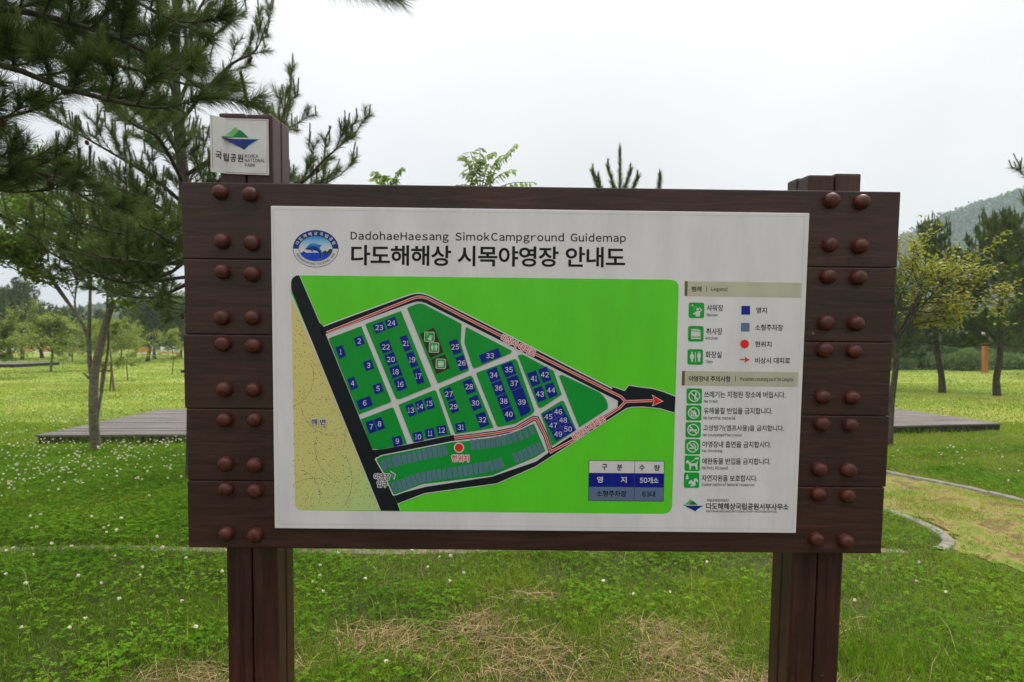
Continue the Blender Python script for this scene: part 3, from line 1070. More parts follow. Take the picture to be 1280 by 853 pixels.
# --- legend
A = Art('legend', panel)
A.poly([(859.8, 351.8), (1001.8, 353.7), (1000.9, 372), (859.3, 370.3)], 'tan', 2)
A.poly([(856, 351.6), (859.6, 351.7), (859.1, 370.4), (855.6, 370.3)], 'umber', 2)
A.text('범례', 864.7, 361.2, 877, 361.5, 7, 'ink', 3, 0.02)
A.stroke([(883.2, 358), (883, 365)], 0.7, 'ink', 3)
A.text('Legend', 889, 362, 909, 362.4, 6.4, 'ink', 3, 0.012)
for k2, cx2, cy2 in (('shower', 870.6, 388.1), ('kitchen', 869.8, 417.4), ('toilet', 869.1, 446.4)):
    icon(A, cx2, cy2, 19.4, k2, 2)
for s, x0, x1, y, h in (('샤워장', 883.3, 904, 385, 8.4), ('취사장', 882.7, 903, 414.4, 8.3), ('화장실', 881.9, 902, 443.4, 8.2)):
    A.text(s, x0, y, x1, y + 0.2, h, 'ink', 3, 0.008)
for s, x0, x1, y, h in (('Shower', 883.3, 897.9, 393.6, 3.8), ('kitchen', 882.3, 897.7, 422.6, 3.9), ('Toilet', 881.9, 891, 452.1, 3.8)):
    A.text(s, x0, y, x1, y + 0.2, h, 'greyink', 3, 0.012)
A.box(932.2, 388, 10.9, 10.9, 'navy', 3, 0.8)
A.box(931.6, 409.2, 10.8, 10.7, 'slate', 3, 0.8)
A.ellipse(930.8, 430.2, 5.4, 5.4, 'red', 3, 28)
A.stroke([(924.9, 449.6), (933, 449.8)], 1.5, 'red', 3)
A.poly([(930.4, 445.8), (937.2, 449.9), (930.3, 453.8), (932, 449.8)], 'red', 3.5)
for s, x0, x1, y, h in (('영지', 945.2, 958.7, 388, 7.5), ('소형주차장', 943.9, 978.9, 409.4, 7.7), ('현위치', 943.9, 964.3, 430.3, 7.4), ('비상시 대피로', 943.9, 987.8, 450.8, 7.6)):
    A.text(s, x0, y, x1, y + 0.3, h, 'ink', 3, 0.01)
A.build()

A = Art('precaution_list', panel)
A.poly([(856.3, 463.9), (997.5, 465.6), (996.7, 483.8), (856, 481.9)], 'tan', 2)
A.poly([(852.6, 463.8), (856.2, 463.9), (855.8, 482.1), (852.1, 482)], 'umber', 2)
A.text('야영장내 주의사항', 861, 473.5, 913.3, 474, 7.2, 'ink', 3, 0.02)
A.stroke([(919.5, 470), (919.3, 477)], 0.7, 'ink', 3)
A.text('Precautions concerning use of the Campsite', 925.2, 474.4, 991.7, 475.2, 6.4, 'ink', 3, 0.012)
for k2, cx2, cy2 in (('trash', 867.9, 495.3), ('harmful', 867.2, 516.3), ('loud', 866.5, 537.5), ('smoke', 865.8, 558.5), ('pets', 865.3, 579.4), ('nature', 864.5, 600.4)):
    icon(A, cx2, cy2, 19.3, k2, 2)
for s, x0, x1, y, h in (('쓰레기는 지정된 장소에 버립시다.', 880, 981.9, 493.2, 8.2), ('유해물질 반입을 금지합니다.', 879.8, 965.5, 513.6, 8.1), ('고성방가(앰프사용)을 금지합니다.', 878.8, 980, 535.6, 8.6),
                        ('야영장내 흡연을 금지합시다.', 878, 963.9, 555.5, 8.0), ('애완동물 반입을 금지합니다.', 877.8, 963.2, 576.6, 8.0), ('자연자원을 보호합시다.', 877, 946.6, 597.8, 8.0)):
    A.text(s, x0, y, x1, y + (x1 - x0) * 0.006, h, 'ink', 3, 0.008)
for s, x0, x1, y, h in (('No trash', 880, 897.2, 501.5, 3.8), ('No harmful material', 879.4, 919.4, 522.4, 4.2), ('No loud(amplifier) noice', 878.8, 927.5, 544.1, 4.6),
                        ('No Smoking', 878, 903, 564, 4.5), ('No Pets Allowed', 877.6, 909.7, 584.9, 4.2), ('Conservation of Natural resources', 877, 943, 605.6, 4.0)):
    A.text(s, x0, y, x1, y + (x1 - x0) * 0.006, h, 'greyink', 3, 0.012)
A.build()


def park_logo(A, f, L=2):
    """f maps the logo's 0..1 x 0..1 box to the artwork"""
    def T(pts):
        return [f(x, y) for x, y in pts]
    A.poly(T([(0.0, 0.45), (0.12, 0.39), (0.25, 0.2), (0.37, 0.0), (0.47, 0.18), (0.36, 0.44), (0.15, 0.45)]), 'lgreen', L)
    A.poly(T([(0.28, 0.46), (0.39, 0.3), (0.48, 0.12), (0.58, 0.25), (0.71, 0.47)]), 'mgreen', L + 1)
    A.poly(T([(0.86, 0.6), (0.95, 0.56), (0.74, 0.82), (0.7, 0.8)]), 'lblue', L)
    A.poly(T([(0.02, 0.48), (0.2, 0.53), (1.0, 0.54), (0.86, 0.62), (0.74, 0.75), (0.6, 1.0), (0.45, 0.86), (0.2, 0.66)]), 'ring', L + 1)


A = Art('agency_logo', panel)
park_logo(A, lambda u, v: (853.4 + 26.2 * u, 624 + 15.2 * v + u * 0.3))
A.text('국립공원관리공단', 883, 625.4, 911, 625.8, 3.6, 'ink', 3, 0.008)
A.text('다도해해상국립공원서부사무소', 882.7, 632.9, 986, 633.8, 8.2, 'ink', 3, 0.02)
A.text('DADOHAEHAESANG NATIONAL PARK WESTERN OFFICE', 882.7, 639.2, 970.9, 639.9, 2.6, 'greyink', 3, 0.012)
A.build()
A = Art('panel_rim', panel)                                  # fine score line just inside the panel's edge
A.stroke([(341, 262), (1005.5, 271), (990.8, 662), (349.4, 655.2)], 0.35, 'tan', 1, closed=True)
A.build()

# --- park plaque on the taller post: a bent white plate
PO = -0.0405                                                 # plaque front plane (behind the plank plane)
xf = P(283.2, 180, PO)[0]
plaque_mat = noise_mat('plaque white', [(0.3, (0.47, 0.455, 0.46)), (0.6, (0.55, 0.535, 0.55))], nscale=9, rough=0.4, spec=0.4)


def fold(p, L):
    x, y, z = p
    if x < xf:
        u = xf - x
        return (xf - u * 0.71 + L * LS * 0.71, y - u * 0.705 - L * LS * 0.0, z)
    return p


zt0, zt1 = P(283.2, 148, PO)[2], P(335.6, 149.3, PO)[2]
zb0, zb1 = P(282.8, 217.3, PO)[2], P(335.3, 219.2, PO)[2]
xr = P(335.5, 180, PO)[0]
bm = bmesh.new()
th = 0.0035
lw = 0.0505
yo = -PO
ptsf = [(xf - lw * 0.71, yo - lw * 0.705), (xf, yo), (xr, yo)]
ptsb = [(xf - lw * 0.71 - 0.0025, yo - lw * 0.705 + 0.0025), (xf - 0.001, yo + th), (xr, yo + th)]
zs_t = [zt0 + 0.001, zt0, zt1]
zs_b = [zb0 - 0.001, zb0, zb1]
fv = [[bm.verts.new((x, y, z)) for (x, y), z in zip(ptsf, zs)] for zs in (zs_b, zs_t)]
bv = [[bm.verts.new((x, y, z)) for (x, y), z in zip(ptsb, zs)] for zs in (zs_b, zs_t)]
for i in range(2):
    bm.faces.new((fv[0][i], fv[0][i + 1], fv[1][i + 1], fv[1][i]))
    bm.faces.new((bv[0][i + 1], bv[0][i], bv[1][i], bv[1][i + 1]))
    bm.faces.new((fv[1][i], fv[1][i + 1], bv[1][i + 1], bv[1][i]))
    bm.faces.new((fv[0][i + 1], fv[0][i], bv[0][i], bv[0][i + 1]))
bm.faces.new((fv[0][0], fv[1][0], bv[1][0], bv[0][0]))
bm.faces.new((fv[1][2], fv[0][2], bv[0][2], bv[1][2]))
bmesh.ops.recalc_face_normals(bm, faces=bm.faces[:])
plaque = bm_obj('plaque', bm, plaque_mat, sign)
plaque['label'] = 'white park plaque bent forward at its left edge'
A = Art('plaque_print', plaque, PO, fold)


def c6(x, y):
    return (220 + x / 7.107, 130 + y / 7.107)


park_logo(A, lambda u, v: c6(398 + 348 * u, 203 + 203 * v + u * 3), 2)
A.text('국', *c6(352, 466), *c6(408, 468), 9.6, 'ink', 2, 0.02)
A.text('립', *c6(420, 474), *c6(470, 476), 9.6, 'ink', 2, 0.02)
A.text('공', *c6(484, 480), *c6(534, 481), 9.8, 'ink', 2, 0.02)
A.text('원', *c6(545, 482), *c6(598, 483), 9.8, 'ink', 2, 0.02)
for s, x1, y in (('KOREA', 732, 464), ('NATIONAL', 790, 503), ('PARK', 705, 545)):
    A.text(s, *c6(612, y), *c6(x1, y + 1), 4.4, 'ink', 2, 0.014)
A.stroke([c6(445, 140), c6(810, 148), c6(808, 622), c6(440, 608)], 0.5, 'umber', 1)
A.stroke([c6(322, 130), c6(330, 590)], 0.4, 'umber', 1)
A.build()

# ------------------------------------------------------------------ vegetation kit
FOL = {
    'pine': foliage('pine needles', [(0.0, (0.026, 0.044, 0.01)), (0.45, (0.068, 0.104, 0.021)), (0.8, (0.135, 0.185, 0.034)), (1.0, (0.18, 0.23, 0.05))], 0.25, 0.55, 0.18),
    'leaf': foliage('green leaves', [(0.0, (0.07, 0.12, 0.015)), (0.5, (0.155, 0.235, 0.028)), (1.0, (0.26, 0.34, 0.05))], 0.45),
    'lime': foliage('yellow green leaves', [(0.0, (0.11, 0.17, 0.02)), (0.5, (0.22, 0.29, 0.03)), (1.0, (0.32, 0.37, 0.05))], 0.42),
    'gold': foliage('yellowing leaves', [(0.0, (0.12, 0.17, 0.018)), (0.5, (0.28, 0.31, 0.022)), (0.85, (0.42, 0.37, 0.028)), (1.0, (0.38, 0.17, 0.03))], 0.42),
    'fresh': foliage('fresh pinnate leaves', [(0.0, (0.12, 0.2, 0.03)), (0.6, (0.24, 0.34, 0.07)), (1.0, (0.33, 0.42, 0.12))], 0.5),
    'wood': foliage('woodland leaves', [(0.0, (0.035, 0.065, 0.018)), (0.5, (0.075, 0.13, 0.03)), (1.0, (0.14, 0.205, 0.05))], 0.3),
    'reed': foliage('reed leaves', [(0.0, (0.06, 0.11, 0.028)), (0.6, (0.12, 0.185, 0.045)), (1.0, (0.18, 0.25, 0.065))], 0.35),
    'grass': foliage('grass blades', [(0.0, (0.044, 0.1, 0.006)), (0.35, (0.1, 0.21, 0.009)), (0.6, (0.19, 0.295, 0.016)), (0.8, (0.29, 0.305, 0.04)), (1.0, (0.42, 0.34, 0.15))], 0.45, 0.7, 0.04),
    'clover': foliage('clover leaves', [(0.0, (0.045, 0.115, 0.006)), (0.5, (0.105, 0.235, 0.01)), (1.0, (0.21, 0.37, 0.025))], 0.45, 0.7, 0.04),
    'straw': foliage('dry straw', [(0.0, (0.14, 0.085, 0.035)), (0.5, (0.4, 0.27, 0.125)), (1.0, (0.54, 0.4, 0.21))], 0.15, 0.6, 0.2),
    'blossom': foliage('clover blossom', [(0.0, (0.4, 0.28, 0.18)), (0.3, (0.7, 0.62, 0.46)), (1.0, (0.88, 0.85, 0.72))], 0.25, 0.7, 0.2),
}
bark_pine = noise_mat('pine bark', [(0.3, (0.022, 0.018, 0.013)), (0.5, (0.055, 0.045, 0.033)), (0.7, (0.105, 0.088, 0.064))], scale=(1, 1, 0.35), nscale=26, detail=8, rough=0.9, spec=0.2, bump=0.8)
bark_smooth = noise_mat('young bark', [(0.3, (0.075, 0.066, 0.045)), (0.5, (0.14, 0.125, 0.088)), (0.7, (0.22, 0.2, 0.145))], scale=(1, 1, 1.6), nscale=16, detail=8, rough=0.85, spec=0.2, bump=0.5)
cone_mat = noise_mat('pine cone', [(0.35, (0.02, 0.012, 0.008)), (0.6, (0.09, 0.045, 0.025)), (0.75, (0.16, 0.08, 0.04))], nscale=120, detail=2, rough=0.8)
tip_mat = new_mat('bud brown', (0.2, 0.07, 0.03, 1), 0.7)


def rand_perp(n, d):
    r = rng.normal(size=(n, 3))
    r -= d * np.sum(r * d, 1, keepdims=True)
    return unit(r)


class Plant:
    def __init__(self):
        self.bV, self.bF, self.nb = [], [], 0
        self.S = []                       # shoots: p0, p1, n, len, width, a0, a1, val, var
        self.lp, self.ld, self.ln, self.ls, self.lv = [], [], [], [], []
        self.cones = []

    def tube(self, pts, rad, sides=6):
        pts = np.asarray(pts, float)
        n = len(pts)
        rad = np.broadcast_to(np.asarray(rad, float), (n,))
        tg = unit(np.gradient(pts, axis=0))
        ref = np.where(np.abs(tg[:, 2:3]) > 0.9, np.array([[1.0, 0, 0]]), np.array([[0, 0, 1.0]]))
        u = unit(np.cross(tg, ref))
        v = np.cross(tg, u)
        a = np.arange(sides) * 2 * PI / sides
        V = pts[:, None] + rad[:, None, None] * (u[:, None] * np.cos(a)[None, :, None] + v[:, None] * np.sin(a)[None, :, None])
        idx = np.arange(n * sides).reshape(n, sides)
        nx_ = np.roll(idx, -1, 1)
        self.bF.append(np.stack([idx[:-1], nx_[:-1], nx_[1:], idx[1:]], -1).reshape(-1, 4) + self.nb)
        self.bV.append(V.reshape(-1, 3))
        self.nb += n * sides

    def shoot(self, p0, p1, n, ln, w, a0, a1, val, var=0.25):
        if n > 0:
            self.S.append((*p0, *p1, n, ln, w, a0, a1, val, var))

    def needles(self):
        S_ = np.array(self.S, float)
        n = S_[:, 6].astype(int)
        D = np.repeat(S_, n, axis=0)
        N = len(D)
        t = rng.random(N)
        p = D[:, :3] + (D[:, 3:6] - D[:, :3]) * t[:, None]
        ax = unit(D[:, 3:6] - D[:, :3])
        pr = rand_perp(N, ax)
        an = D[:, 9] + (D[:, 10] - D[:, 9]) * rng.random(N)
        an = an * (1 - 0.35 * t)
        d = ax * np.cos(an)[:, None] + pr * np.sin(an)[:, None]
        l = D[:, 7] * rng.uniform(0.75, 1.15, N)
        d[:, 2] -= 0.1 * rng.random(N)
        sd = rand_perp(N, unit(d))
        V = np.stack([p - sd * D[:, 8:9] / 2, p + sd * D[:, 8:9] / 2, p + d * l[:, None]], 1).reshape(-1, 3)
        F = np.arange(N * 3).reshape(N, 3)
        val = D[:, 11] + (rng.random(N) - 0.5) * 2 * D[:, 12]
        return V, F, val

    def candle(self, p, ln, dens, lean=0.15, w=0.0022, sc=1.0):
        d = unit(np.array([rng.normal() * lean, rng.normal() * lean, 1.0]))
        q = p + d * ln
        self.tube([p, q], [0.005 * sc, 0.004 * sc], 4)
        self.shoot(p, q, int(ln * dens * 2.6), 0.032 * sc, w, R(14), R(34), 0.62, 0.2)

    def twig(self, p, d, L, nl, nw, dens, candle=0.5, val=0.4, kids=2, r=0.006):
        """a needle-bearing twig that turns up towards its end"""
        d = unit(d)
        pts = [np.array(p, float)]
        for i in range(4):
            d = unit(d + np.array([0, 0, 0.12]) + rng.normal(size=3) * 0.07)
            pts.append(pts[-1] + d * L / 4)
        self.tube(pts, np.linspace(r, r * 0.5, 5), 4)
        v = val + rng.normal() * 0.1
        for i in range(4):
            k = (0.25, 0.7, 1.0, 1.0)[i]
            self.shoot(pts[i], pts[i + 1], int(dens * L / 4 * k), nl, nw, R(32), R(72), v)
        for k in range(kids):
            dd = unit(d + rand_perp(1, d[None])[0] * 0.65 + np.array([0, 0, 0.15]))
            l2 = L * rng.uniform(0.28, 0.5)
            q = pts[-1] if k else pts[3]
            e = q + dd * l2
            self.tube([q, e], [r * 0.5, r * 0.4], 4)
            self.shoot(q, e, int(dens * l2 * 1.1), nl, nw, R(25), R(65), v + 0.08)
            if rng.random() < candle:
                self.candle(e, rng.uniform(0.07, 0.15) * nl / 0.09, dens, w=nw, sc=nl / 0.09)
        if rng.random() < candle:
            self.candle(pts[-1], rng.uniform(0.08, 0.18) * nl / 0.09, dens, w=nw, sc=nl / 0.09)

    def branch(self, pts, r0, r1, tl, gap, nl, nw, dens, start=0.22, candle=0.5, kids=2, val=0.4):
        pts = smooth(pts)
        self.tube(pts, np.linspace(r0, r1, len(pts)), 6)
        seg = np.linalg.norm(np.diff(pts, axis=0), axis=1)
        Lc = np.concatenate([[0], np.cumsum(seg)])
        L = Lc[-1]
        s, sg = L * start, 1
        while s < L * 0.985:
            p = np.array([np.interp(s, Lc, pts[:, k]) for k in range(3)])
            i = min(len(seg) - 1, int(np.searchsorted(Lc, s)) - 1)
            tg = unit(pts[i + 1] - pts[i])
            sd = unit(np.cross(tg, [0, 0, 1]))
            d = tg * rng.uniform(0.45, 0.9) + sd * sg * rng.uniform(0.5, 1.0) + np.array([0, 0, rng.uniform(-0.1, 0.45)])
            f = 1 - 0.45 * s / L
            self.twig(p, d, tl * f * rng.uniform(0.7, 1.2), nl, nw, dens, candle, val, kids)
            sg = -sg
            s += gap * rng.uniform(0.7, 1.3)
        self.twig(pts[-1], pts[-1] - pts[-3], tl * 0.7, nl, nw, dens, candle, val, kids + 1)
        if rng.random() < 0.35:
            self.cones.append(pts[int(len(pts) * 0.7)])

    # broad leaves
    def leaf(self, p, d, n, s, v):
        self.lp.append(p)
        self.ld.append(d)
        self.ln.append(n)
        self.ls.append(s)
        self.lv.append(v)

    def leaf_twig(self, p, q, cnt, size, val, flat=0.5, var=0.25, spread=0.05):
        t = rng.random(cnt)
        P_ = p + (q - p) * t[:, None] + rng.normal(size=(cnt, 3)) * spread
        ax = unit(q - p)
        d = unit(ax * 0.5 + rng.normal(size=(cnt, 3)) * np.array([1, 1, 0.35]) + np.array([0, 0, -0.25]))
        nrm = unit(np.array([0, 0, 1.0]) * flat * 2 + rng.normal(size=(cnt, 3)) * 0.6)
        self.lp += list(P_)
        self.ld += list(d)
        self.ln += list(nrm)
        self.ls += list(size * rng.uniform(0.65, 1.2, cnt))
        self.lv += list(val + (rng.random(cnt) - 0.5) * 2 * var)

    def leaves(self, ratio=0.5):
        p, d, n = np.array(self.lp), np.array(self.ld), np.array(self.ln)
        s = np.array(self.ls)[:, None]
        sd = unit(np.cross(d, n))
        nn = np.cross(sd, d)
        N = len(p)
        V = np.stack([p, p + d * s * 0.45 + sd * s * ratio / 2 - nn * s * 0.06, p + d * s - nn * s * 0.1, p + d * s * 0.45 - sd * s * ratio / 2 - nn * s * 0.06], 1).reshape(-1, 3)
        F = np.arange(N * 4).reshape(N, 4)
        return V, F, np.array(self.lv)

    def grow(self, p, d, L, r, depth, leaf, cnt, val, up=0.1, flat=0.5, ang=0.75):
        pts = [np.array(p, float)]
        d = unit(d)
        for i in range(4):
            d = unit(d + rng.normal(size=3) * 0.12 + np.array([0, 0, up]))
            pts.append(pts[-1] + d * L / 4)
        self.tube(pts, np.linspace(r, r * 0.55, 5), 5 if depth else 4)
        if depth <= 1:
            for i in range(1 if depth else 0, 4):
                self.leaf_twig(pts[i], pts[i + 1], max(1, int(cnt * (0.6 if depth else 1) / 4)), leaf, val + rng.normal() * 0.08, flat, spread=leaf * 0.6)
        if depth > 0:
            k = 5 if depth > 1 else 6
            for i in range(k):
                f = 0.3 + 0.68 * i / (k - 1)
                q = np.array([np.interp(f * 4, range(5), [pt[j] for pt in pts]) for j in range(3)])
                dd = unit(d + rand_perp(1, d[None])[0] * ang * np.array([1, 1, 0.55]))
                self.grow(q, dd, L * rng.uniform(0.45, 0.68), r * 0.5, depth - 1, leaf, cnt, val, up * 0.5, flat, ang)

    def build_bark(self, name, mat, parent):
        return np_mesh(name, np.vstack(self.bV), [np.vstack(self.bF)], mat, parent, smooth=True)

    def build_crown(self, mat, parent, ratio=0.5):
        V, F, val, off = [], [], [], 0
        fs = []
        if self.S:
            v, f, a = self.needles()
            V.append(v)
            fs.append(f)
            val.append(a)
            off = len(v)
        if self.lp:
            v, f, a = self.leaves(ratio)
            V.append(v)
            fs.append(f + off)
            val.append(a)
        return np_mesh('crown', np.vstack(V), fs, mat, parent, np.concatenate(val))


def smooth(pts, n=4):
    """Catmull-Rom through the points"""
    p = np.asarray(pts, float)
    if len(p) < 3:
        t = np.linspace(0, 1, 5)[:, None]
        return p[0] + (p[-1] - p[0]) * t
    q = np.vstack([2 * p[0] - p[1], p, 2 * p[-1] - p[-2]])
    out = []
    for i in range(1, len(q) - 2):
        for k in range(n):
            t = k / n
            out.append(0.5 * (2 * q[i] + (q[i + 1] - q[i - 1]) * t + (2 * q[i - 1] - 5 * q[i] + 4 * q[i + 1] - q[i + 2]) * t * t + (3 * q[i] - q[i - 1] - 3 * q[i + 1] + q[i + 2]) * t ** 3))
    out.append(p[-1])
    return np.array(out)


def cone_bm():
    bm = bmesh.new()
    n, m = 9, 8
    rings = []
    for j in range(m + 1):
        f = j / m
        r = 0.021 * math.sin(PI * min(1, 0.12 + 0.88 * f)) ** 0.6 * (1 + (0.16 if j % 2 else -0.06))
        rings.append([bm.verts.new((r * math.cos(2 * PI * (k + 0.5 * (j % 2)) / n), r * math.sin(2 * PI * (k + 0.5 * (j % 2)) / n), -0.055 * f)) for k in range(n)])
    for a, b2 in zip(rings[:-1], rings[1:]):
        for k in range(n):
            bm.faces.new((a[k], a[(k + 1) % n], b2[(k + 1) % n], b2[k]))
    bm.faces.new(rings[0][::-1])
    bm.faces.new(rings[-1])
    return bm


cone0 = None


def add_cones(B, parent, most):
    global cone0
    for p in B.cones[:most]:
        for k in range(int(rng.integers(1, 3))):
            if cone0 is None:
                cone0 = bm_obj('pine_cone', cone_bm(), cone_mat, parent)
                o = cone0
            else:
                o = cone0.copy()
                COL.objects.link(o)
                o.parent = parent
            o.location = tuple(p + rng.normal(size=3) * 0.02)
            o.rotation_euler = (rng.uniform(-0.7, 0.7), rng.uniform(-0.7, 0.7), rng.uniform(0, 6))


def auto_pine(H, clear, spread, gap, nl, nw, dens, lean=(0, 0), r0=0.09, tl=0.45, tgap=0.16, per=4, candle=0.5, kids=2, top_taper=0.75, skip=None, val=0.4, curve=0.0):
    B = Plant()
    zs = np.linspace(0, H, 12)
    wob = np.cumsum(rng.normal(size=(12, 2)) * 0.03, 0)
    wob -= wob[0]
    f = zs / H
    pts = np.stack([lean[0] * f + wob[:, 0] * H / 5 + curve * np.sin(f * PI), lean[1] * f + wob[:, 1] * H / 5, zs], 1)
    pts[0, 2] = -0.15
    rad = r0 * (1 - 0.86 * f)
    rad[0] *= 1.25
    B.tube(smooth(pts), np.interp(np.linspace(0, 1, len(smooth(pts))), f, rad), 10)
    z, az0 = clear, rng.uniform(0, 6)
    while z < H - 0.25 * gap:
        t = (z - clear) / (H - clear)
        p = np.array([np.interp(z, zs, pts[:, k]) for k in range(3)])
        for k in range(per):
            az = az0 + 2 * PI * k / per + rng.normal() * 0.25
            L = spread * (1 - t) ** top_taper * rng.uniform(0.75, 1.15) * (0.8 + 0.2 * min(1, t * 5)) + 0.12
            if skip and skip(p, az, L):
                continue
            el = R(2) + R(48) * t + rng.normal() * 0.09
            hd = np.array([math.cos(az), math.sin(az), 0])
            bp = [p, p + hd * L * 0.35 * math.cos(el) + np.array([0, 0, L * 0.35 * math.sin(el) - 0.02 * L]),
                  p + hd * L * 0.7 * math.cos(el) + np.array([0, 0, L * 0.7 * math.sin(el)]) + rng.normal(size=3) * 0.05 * L,
                  p + hd * L * 0.97 + np.array([0, 0, L * math.sin(el) + L * 0.14])]
            B.branch(bp, max(0.008, r0 * 0.34 * (1 - 0.7 * t)), 0.005, tl * (1 - 0.35 * t), tgap, nl, nw, dens, 0.2 if t > 0.4 else 0.3, candle, kids, val)
        az0 += 0.9
        z += gap * rng.uniform(0.8, 1.2) * (1 - 0.35 * t)
    e = pts[-1]
    B.shoot(pts[-2], e, int(dens * 0.3), nl, nw, R(25), R(60), val)
    sc = nl / 0.09
    for k in range(4):
        d = unit(np.array([rng.normal() * 0.5, rng.normal() * 0.5, 1]))
        q = e + d * 0.12 * sc
        B.tube([e, q], 0.005 * sc, 4)
        B.shoot(e, q, int(dens * 0.16), nl * 0.8, nw, R(20), R(50), val + 0.1)
        B.candle(q, 0.14 * sc, dens, 0.1, nw, sc)
    B.candle(e, 0.3 * sc, dens, 0.03, nw, sc)
    return B


def finish(B, name, loc, label, cat, group, mat, bark, ratio=0.5, cones=0, rz=0):
    root = empty(name, loc, label, cat, group, rz)
    if B.bV:
        B.build_bark('trunk', bark, root)
    B.build_crown(mat, root, ratio)
    if cones:
        add_cones(B, root, cones)
    return root


def copy_tree(src, loc, rz, sc, label, group=None, name=None):
    r = src.copy()
    COL.objects.link(r)
    r.location = loc
    r.rotation_euler = (0, 0, rz)
    r.scale = (sc, sc, sc)
    r['label'] = label
    if group:
        r['group'] = group
    for ch in list(src.children):
        c2 = ch.copy()
        COL.objects.link(c2)
        c2.parent = r
    return r


def pos(px, py, d):
    """measured direction and distance -> world point"""
    return np.array([(px - 640) / FPX * d, d, EYE - (py - 426.5) / FPX * d])


# ------------------------------------------------------------------ near pine at the left, limbs reaching over the sign
B = Plant()
TX, TY = -3.55, 2.7
B.tube(smooth([(TX, TY, -0.15), (TX + 0.03, TY, 0.8), (TX - 0.05, TY + 0.03, 1.7), (TX + 0.02, TY + 0.05, 2.7), (TX + 0.1, TY, 3.8), (TX + 0.06, TY - 0.05, 5.0)]), np.linspace(0.13, 0.05, 21), 12)
NN = dict(nl=0.12, nw=0.0032, dens=1150)
for pts, r in [
    ([(TX, TY, 2.6), pos(-60, 75, 3.0), pos(85, 112, 3.05), pos(150, 128, 3.05), pos(190, 135, 3.1)], 0.019),
    ([(TX, TY, 2.9), pos(-40, 10, 3.1), pos(110, 35, 3.2), pos(200, 75, 3.25), pos(250, 110, 3.3)], 0.019),
    ([(TX, TY, 3.1), pos(20, -40, 3.2), pos(140, -10, 3.3), pos(215, 25, 3.3)], 0.016),
    ([(TX, TY, 2.75), pos(-90, 60, 3.4), pos(60, 70, 3.7), pos(160, 85, 3.7), pos(230, 105, 3.7)], 0.015),
    ([(TX, TY, 2.45), pos(-80, 140, 2.9), pos(-15, 150, 3.0), pos(35, 140, 3.1)], 0.012),
    ([(TX, TY, 2.3), pos(-60, 205, 3.6), pos(20, 210, 4.0), pos(75, 228, 4.1), pos(110, 250, 4.1)], 0.014),
    ([(TX, TY, 2.2), pos(-60, 235, 3.7), pos(20, 240, 4.2), pos(60, 238, 4.2)], 0.011),
    ([(TX + .05, TY, 3.4), pos(60, -120, 2.9), pos(220, -95, 2.9), pos(330, -60, 2.95), pos(400, -32, 3.0), pos(440, -14, 3.0)], 0.016),
    ([(TX, TY, 3.6), (-2.6, 3.3, 4.1), (-1.9, 3.6, 4.3)], 0.014),
    ([(TX, TY, 2.9), (-4.3, 3.4, 3.2), (-5.0, 3.8, 3.4)], 0.012),
    ([(TX, TY, 3.3), (-3.9, 1.8, 3.6), (-4.2, 1.0, 3.8)], 0.012),
    ([(TX, TY, 3.9), (-3.9, 3.3, 4.3), (-4.1, 4.0, 4.6)], 0.012),
    ([(TX, TY, 4.4), (-2.9, 2.4, 4.8), (-2.4, 2.2, 5.0)], 0.011),
]:
    over = pts[-1][0] > -1.0
    B.branch(pts, r, 0.007, 0.22 if over else 0.34, 0.07 if not over else 0.12, start=0.5 if over else 0.3, candle=0.12, kids=3, val=0.36, **NN)
# the shoot that hangs into the top of the frame
B.shoot(pos(395, -22, 3.0), pos(500, -2, 3.0), 620, 0.125, 0.0026, R(25), R(62), 0.3)
finish(B, 'pine_tree', (0, 0, 0), 'near pine whose long needled dark limbs hang in from the upper left', 'pine tree', 'pines close to the guide sign', FOL['pine'], bark_pine, cones=7)

# ------------------------------------------------------------------ pine standing close behind the sign's left post
B = Plant()
mx, my = -3.69, 7.4
tr = [(mx, my, -0.15), (mx + 0.02, my, 1.0), (mx + 0.03, my, 2.2), pos(231, 235, 7.4), pos(224, 170, 7.4), pos(219, 90, 7.4), pos(222, 0, 7.4), pos(226, -70, 7.4), pos(228, -120, 7.4)]
sm = smooth(tr)
B.tube(sm, np.linspace(0.085, 0.028, len(sm)), 10)
MN = dict(nl=0.1, nw=0.0042, dens=680)


def trunk_at(z):
    return np.array([np.interp(z, sm[:, 2], sm[:, k]) for k in range(3)])


